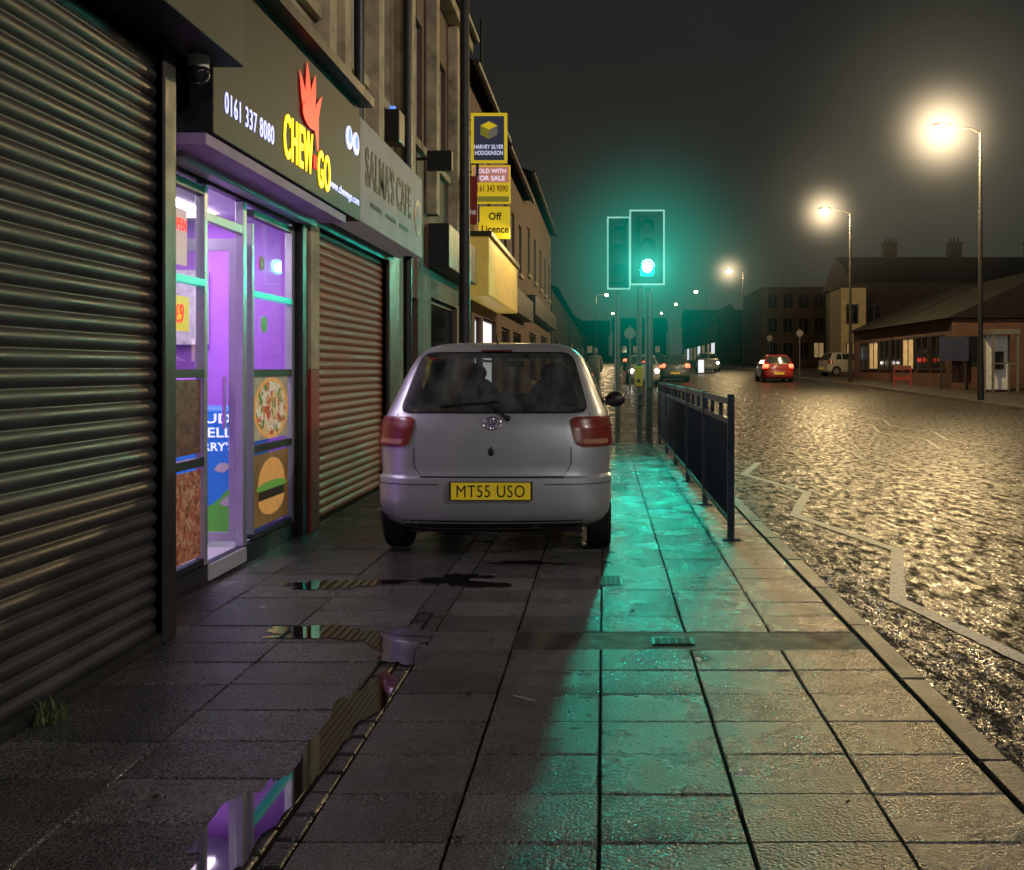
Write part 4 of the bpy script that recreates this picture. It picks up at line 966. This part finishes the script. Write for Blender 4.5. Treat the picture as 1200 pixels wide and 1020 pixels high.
def copycar(loc,rot,label,bodym,tailm,headm=None,group='cars on and beside the road'):
    e=bpy.data.objects.new('parked_car' if tailm is M['redlens'] else 'car',None); C.objects.link(e); e.location=loc; e.rotation_euler=(0,0,rot); e['label']=label; e['category']='car'; e['group']=group
    def rec(src,dst):
        for ch in list(src.children):
            if ch.name.startswith('plate_lettering'): continue
            c=ch.copy(); C.objects.link(c); c.parent=dst
            nm=ch.name.split('.')[0]
            m=None
            if nm=='body': m=bodym
            if nm=='tail_light': m=tailm
            if nm=='headlight' and headm: m=headm
            if m:
                c.material_slots[0].link='OBJECT'; c.material_slots[0].material=m
            rec(ch,c)
    rec(car1,e); return e
red=mat('red_car_paint',(.35,.025,.018),.35,coat=.6); dk=mat('dark_car_paint',(.03,.03,.036),.35,coat=.6); wht=mat('white_car_paint',(.5,.5,.48),.35,coat=.6)
copycar((9.4,55,g(55)-.1),0,'red hatchback stopped near the far kerb',red,M['redlit'])
copycar((3.9,56,g(56)-.1),0,'dark grey car with red tail lights on',mat('grey_car_paint',(.12,.12,.13),.35,metal=.4,coat=.5),M['redlit'])
copycar((3.3,68,g(68)-.1),0,'dark car with red tail lights on',dk,M['redlit'])
copycar((2.4,84,g(84)-.1),0,'dark car with red tail lights on',dk,M['redlit'])
copycar((7.9,80,g(80)-.1),math.pi,'white car approaching with headlights on',wht,M['redlens'],M['whitelit'])
copycar((1.9,52,g(52)-.1),math.pi,'white car with headlights on near the kerb',wht,M['redlens'],M['whitelit'])
copycar((13.6,64,g(64)),-1.3,'white car parked beside the brick hall',mat('dull_white_car_paint',(.3,.3,.28),.4,coat=.5),M['redlens'])

def person(x,y,h,coat,label,heading=0):
    z=g(y); s=h/1.75
    verts=[(0,0,.95),(0,0,1.15),(0,0,1.38),(0,0,1.5),(.17,0,1.42),(.22,.03,1.15),(.2,.14,.95),(-.17,0,1.42),(-.22,-.05,1.15),(-.2,.0,.92),(.09,0,.9),(.1,.12,.5),(.1,.02,.08),(.1,.14,.03),(-.09,0,.9),(-.1,-.05,.5),(-.1,-.28,.12),(-.1,-.2,.03)]
    edges=[(0,1),(1,2),(2,3),(2,4),(4,5),(5,6),(2,7),(7,8),(8,9),(0,10),(10,11),(11,12),(12,13),(0,14),(14,15),(15,16),(16,17)]
    rad=[.15,.15,.16,.06,.07,.05,.035,.07,.05,.035,.1,.065,.04,.035,.1,.065,.04,.035]
    me=bpy.data.meshes.new('person'); me.from_pydata([(a*s,b_*s,c*s) for a,b_,c in verts],edges,[])
    o=bpy.data.objects.new('person',me); C.objects.link(o)
    m=o.modifiers.new('s','SKIN'); sv=me.skin_vertices[0].data
    for i,r_ in enumerate(rad): sv[i].radius=(r_*s,r_*s)
    sv[0].use_root=True; o.modifiers.new('u','SUBSURF').levels=2; o.modifiers['u'].render_levels=2
    dg=bpy.context.evaluated_depsgraph_get(); dg.update(); me2=bpy.data.meshes.new_from_object(o.evaluated_get(dg)); o.modifiers.clear(); o.data=me2
    bm=bmesh.new(); bm.from_mesh(me2); mtx=bmesh.ops.create_uvsphere(bm,u_segments=14,v_segments=10,radius=.115*s)
    for v in mtx['verts']: v.co=Vector((v.co.x*.85,v.co.y,v.co.z*1.15+1.62*s))
    bm.to_mesh(me2); bm.free(); me2.materials.clear(); me2.materials.append(coat)
    for p in me2.polygons: p.use_smooth=True; p.material_index=0
    o.location=(x,y,z); o.rotation_euler=(0,0,heading); tag(o,label,'person')
person(-.3,33,1.75,mat('pale_coat',(.2,.19,.17),.8),'pedestrian in pale coat walking along the pavement')

t=thing('road_works_barrier','red and white roadworks barrier on the far pavement','barrier',(13.3,46,g(46)))
b=MB(); z=g(46); b.box(13,13.8,46,46.05,z+.75,z+.95); b.box(13,13.8,46,46.05,z+.3,z+.45); b.box(13,13.06,46,46.05,z,z+.3); b.box(13.74,13.8,46,46.05,z,z+.3); b.box(13,13.06,46,46.05,z+.45,z+.75); b.box(13.74,13.8,46,46.05,z+.45,z+.75); b.make('barrier_frame',mat('barrier_red',(.3,.03,.02),.5),t)
b=MB()
for k in range(3): b.box(13.08+k*.24,13.18+k*.24,45.985,45.998,z+.77,z+.93)
b.make('white_stripe',M['pole'],t)
t=thing('wall_notice_board','dark blue notice board on posts outside the hall','sign',(14.2,42,g(42))); z=g(42)
MB().box(13.75,14.95,42,42.06,z+1.2,z+2.2).make('panel',mat('dark_navy',(.02,.025,.06),.5),t); b=MB(); b.cyl((13.85,42.1,z),(13.85,42.1,z+2.2),.04); b.cyl((14.85,42.1,z),(14.85,42.1,z+2.2),.04); b.make('post',M['darkpole'],t)
t=thing('phone_kiosk','pale glass telephone kiosk on the far pavement','kiosk',(15.5,40,g(40))); z=g(40)
b=MB(); 
for kx in (15.0,15.95):
    for ky in (39.5,40.4): b.box(kx-.04,kx+.04,ky-.04,ky+.04,z,z+2.25)
b.box(14.93,16.02,39.42,40.48,z+2.25,z+2.45); b.box(15.04,15.91,39.5,39.53,z+1.1,z+1.15); b.make('frame',M['pole'],t)
MB().box(15.05,15.9,40.36,40.38,z+.1,z+2.2).make('back_panel',mat('kiosk_back',(.4,.4,.38),.5,emit=(.7,.7,.65),es=.05,var=.3),t)
MB().box(15.3,15.65,40.1,40.3,z+.9,z+1.6).make('telephone_unit',M['black'],t)
for i,(x,y,h,m) in enumerate([(1.0,40,2.6,'pole'),(12.6,66,3,'pole'),(12.6,78,2.8,'pole'),(7,74,1.0,'white')]):
    z=g(y); t=thing('traffic_sign' if h>1.5 else 'lit_bollard','small round traffic sign on a grey post' if h>1.5 else 'short lit white bollard on a traffic island','sign' if h>1.5 else 'bollard',(x,y,z))
    if h>1.5:
        MB().cyl((x,y,z),(x,y,z+h),.035).make('post',M['pole'],t); b=MB(); b.cyl((x,y-.04,z+h-.3),(x,y-.06,z+h-.3),.22,n=24); b.make('sign_disc',M['pole'],t)
    else:
        MB().box(x-.2,x+.2,y-.15,y+.15,z-.1,z+.9).make('bollard_shell',M['winwhite'],t,bevel=.05); MB().box(x-.3,x+.3,y-.25,y+.25,z-.12,z-.02).make('bollard_base',M['black'],t)

# ---------------- world ----------------
w=bpy.data.worlds.new('World'); bpy.context.scene.world=w; w.use_nodes=True; nt=w.node_tree; N=nt.nodes; L=nt.links
bg=N['Background']; tc=N.new('ShaderNodeTexCoord'); sp=N.new('ShaderNodeSeparateXYZ'); L.new(tc.outputs['Generated'],sp.inputs[0])
cr=N.new('ShaderNodeValToRGB'); e=cr.color_ramp.elements; e[0].position=0; e[0].color=(.038,.038,.030,1); e[1].position=.6; e[1].color=(.0115,.012,.011,1)
k=e.new(.12); k.color=(.0260,.0265,.0208,1); k=e.new(.3); k.color=(.0160,.0168,.0146,1)
n=N.new('ShaderNodeTexNoise'); n.inputs['Scale'].default_value=1.6; n.inputs['Detail'].default_value=5; L.new(tc.outputs['Generated'],n.inputs['Vector'])
r=N.new('ShaderNodeMapRange'); r.inputs[3].default_value=.6; r.inputs[4].default_value=1.45; L.new(n.outputs['Fac'],r.inputs[0])
L.new(sp.outputs[2],cr.inputs[0]); L.new(cr.outputs[0],bg.inputs['Color']); L.new(r.outputs[0],bg.inputs['Strength'])

# ---------------- camera ----------------
cam=bpy.data.cameras.new('camera'); co=bpy.data.objects.new('camera',cam); C.objects.link(co)
co.location=(0,0,1.3); co.rotation_euler=(R(90),0,0); cam.sensor_width=36; cam.lens=36; cam.shift_x=-108/1200; cam.shift_y=-77/1200; cam.clip_end=2000; cam.clip_start=.05
bpy.context.scene.camera=co
sc=bpy.context.scene; sc.view_settings.view_transform='Standard'; sc.view_settings.look='None'; sc.view_settings.exposure=0
